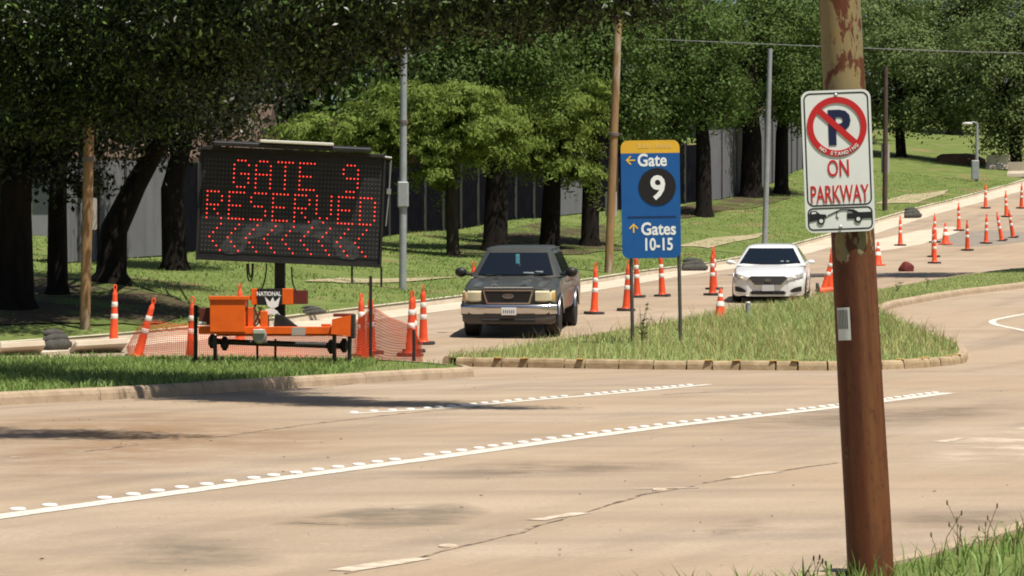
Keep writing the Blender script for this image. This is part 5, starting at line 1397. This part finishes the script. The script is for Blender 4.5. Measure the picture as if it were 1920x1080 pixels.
# broken pale kerb slabs at the left
for k, (u, v, w, h, rz, lab_) in enumerate([(38, 666, 85, 24, 20, 'tilted pale concrete slab at the left edge of the gutter'), (185, 662, 100, 20, 22, 'long pale concrete slab between the filter sock and the leaning cone')]):
    x, d, z = hit(u, v); s_ = F_PX / d
    b = MB().box((0, 0, 0), (w / s_, .55, .14), bev=.025)
    o = b.build('concrete_slab', M_PALE); o.location = (x, d, z + .12); o.rotation_euler = (R(-18), R(-3), R(rz)); tag(o, lab_, 'concrete slab', 'loose kerb slabs')
# grey marker post in the grass
x, d = PX(1402, 70), 70.
mp_ = thing('marker_post', 'short grey marker post standing in the tall island grass', 'post', (x, d, zg(70)))
MB().tube([(0, 0, -.1), (.01, 0, .34)], .055, 10).build('shaft', M_GALV, mp_, 40); MB().lathe([(.06, .33), (.062, .36), (.04, .385)], 10, Matrix.Translation((.01, 0, 0))).build('cap', M_PLATE, mp_, 40)
# dark red sand bag and dirt mound
def lump(name, label, cat, loc, dims, m, seed):
    b = MB(); r = random.Random(seed); b.ball((0, 0, 0), 1, 18, 10)
    b.v = [((x + .12 * math.sin(3 * y + seed)) * dims[0] * (1 + .12 * math.sin(5 * z + 2 * x + seed)), y * dims[1] * (1 + .1 * math.sin(4 * x + seed)), max(z, -.45) * dims[2] * (1 + .12 * math.sin(3 * x + 2 * y + seed))) for x, y, z in b.v]
    o = b.build(name, m, None, 60); o.location = loc; return tag(o, label, cat)
x, d, z = hit(1700, 509, 0); lump('sand_bag', 'dark red sagging sand bag on the road in the shade', 'sand bag', (x, d, z + .05), (.24, .18, .26), mat('dark_red_sack', (.17, .022, .018), .8, (.09, .015, .012), 5, 5), 3)
x, d, z = hit(1802, 306); lump('dirt_mound', 'low reddish dirt mound on the right hillside', 'dirt mound', (x, d, z), (1.5, 1.2, .62), mat('red_dirt', (.20, .10, .055), .95, (.14, .075, .04), 4, 6, .35, .65, .6, 9), 5)
# pale barrier blocks at the top of the road
for k, (u, v, w) in enumerate([(1872, 318, 44), (1912, 332, 44)]):
    x, d, z = hit(u, v); s_ = F_PX / d; L = w / s_
    o = MB().prism([(-.3, 0), (.3, 0), (.26, .18), (.12, .34), (.09, .82), (-.09, .82), (-.12, .34), (-.26, .18)], -L / 2, L / 2).build('concrete_barrier', M_PALE)
    o.location = (x, d, z); o.rotation_euler = (0, 0, R(62)); tag(o, ('upper' if k == 0 else 'lower') + ' pale concrete barrier block at the top of the hill road', 'barrier', 'barrier blocks on the hill')
# weeds
M_WEED = mat('weed_leaves', (.075, .10, .035), .6, island=.5, transl=.3)
M_STALK = mat('weed_stalk', (.16, .12, .055), .8)
def weed(label, x, y, z, h, n, seed, spread=.25, leaf=.07, heads=False):
    r = random.Random(seed); root = thing('weed', label, 'weed', (x, y, z), group='tall weeds')
    st_, lf = MB(), MB()
    for i in range(n):
        a = r.uniform(0, 6.28); hh = h * r.uniform(.6, 1.05); e = Vector((math.cos(a) * spread * h * r.uniform(.2, 1), math.sin(a) * spread * h * .5, hh)); mid = e * .5 + Vector((-e.x * .15, 0, hh * .06))
        st_.tube([(0, 0, -.03), mid, e], [.0026 * (h / .4 + .4), .002 * (h / .4 + .4), .0012], 5)
        for k in range(7 if not heads else 2):
            t = r.uniform(.25, 1); p = mid * (2 * t) if t < .5 else mid.lerp(e, 2 * t - 1)
            b = r.uniform(0, 6.28); dr = Vector((math.cos(b), math.sin(b), r.uniform(-.2, .6))).normalized(); sd = dr.cross(Vector((0, 0, 1))).normalized(); L = leaf * r.uniform(.6, 1.3)
            lf.add([p, p + dr * L * .5 + sd * L * .22, p + dr * L, p + dr * L * .5 - sd * L * .22], [(0, 1, 2, 3)])
        if heads: st_.ball(tuple(e), (.0045, .0045, .014), 6, 4)
    st_.build('stalk', M_STALK, root); tag(lf.build('leaf_blades', M_WEED, root), None, kind='stuff')
weed('leafy dark weed at the foot of the left gate sign post', PX(1203, 61), 61., zg(61), .85, 8, 1, .3, .13)
weed('tall thin weed on the median right of the rusty pole', PX(1682, 80), 80., zg(80), .5, 5, 2, .25, .12)
weed('small weed on the median near the right edge', PX(1738, 84), 84., zg(84), .5, 4, 6, .25, .1)
k = 0
for u, v, h, n in [(1530, 1082, .10, 3), (1555, 1080, .07, 2), (1760, 1052, .25, 2), (1795, 1040, .22, 2), (1812, 1030, .27, 2), (1845, 1018, .24, 2), (1872, 1008, .2, 2), (1905, 998, .22, 2)]:
    k += 1; d = 14.6 + (1060 - v) / 60; words_ = ['first', 'second', 'third', 'fourth', 'fifth', 'sixth', 'seventh', 'eighth']
    weed('%s seed stalk from the left along the near verge' % words_[k - 1], PX(u, d), d, .12, h, n, 20 + k, .5, .02, heads=True)
# leaf litter and grit on the road
rs = np.random.default_rng(44); n = 120
uu = rs.uniform(0, 1920, n); vv = 705 + rs.uniform(0, 1, n) ** 1.4 * 370
P = np.array([flat(a, b_) for a, b_ in zip(uu, vv)]); b = MB()
for (x, y), s_ in zip(P, rs.uniform(.006, .02, n)):
    a = rs.uniform(0, 6.28); c_, s2 = math.cos(a) * s_, math.sin(a) * s_
    b.add([(x + c_, y + s2, .006), (x - s2 * .5, y + c_ * .5, .006 + s_ * .4), (x - c_, y - s2, .006), (x + s2 * .5, y - c_ * .5, .006 + s_ * .25)], [(0, 1, 2, 3)])
tag(b.build('leaf_litter', mat('brown_litter', (.12, .08, .045), .9, island=.6)), 'scattered dry leaf bits and grit on the concrete road', 'litter', kind='stuff')
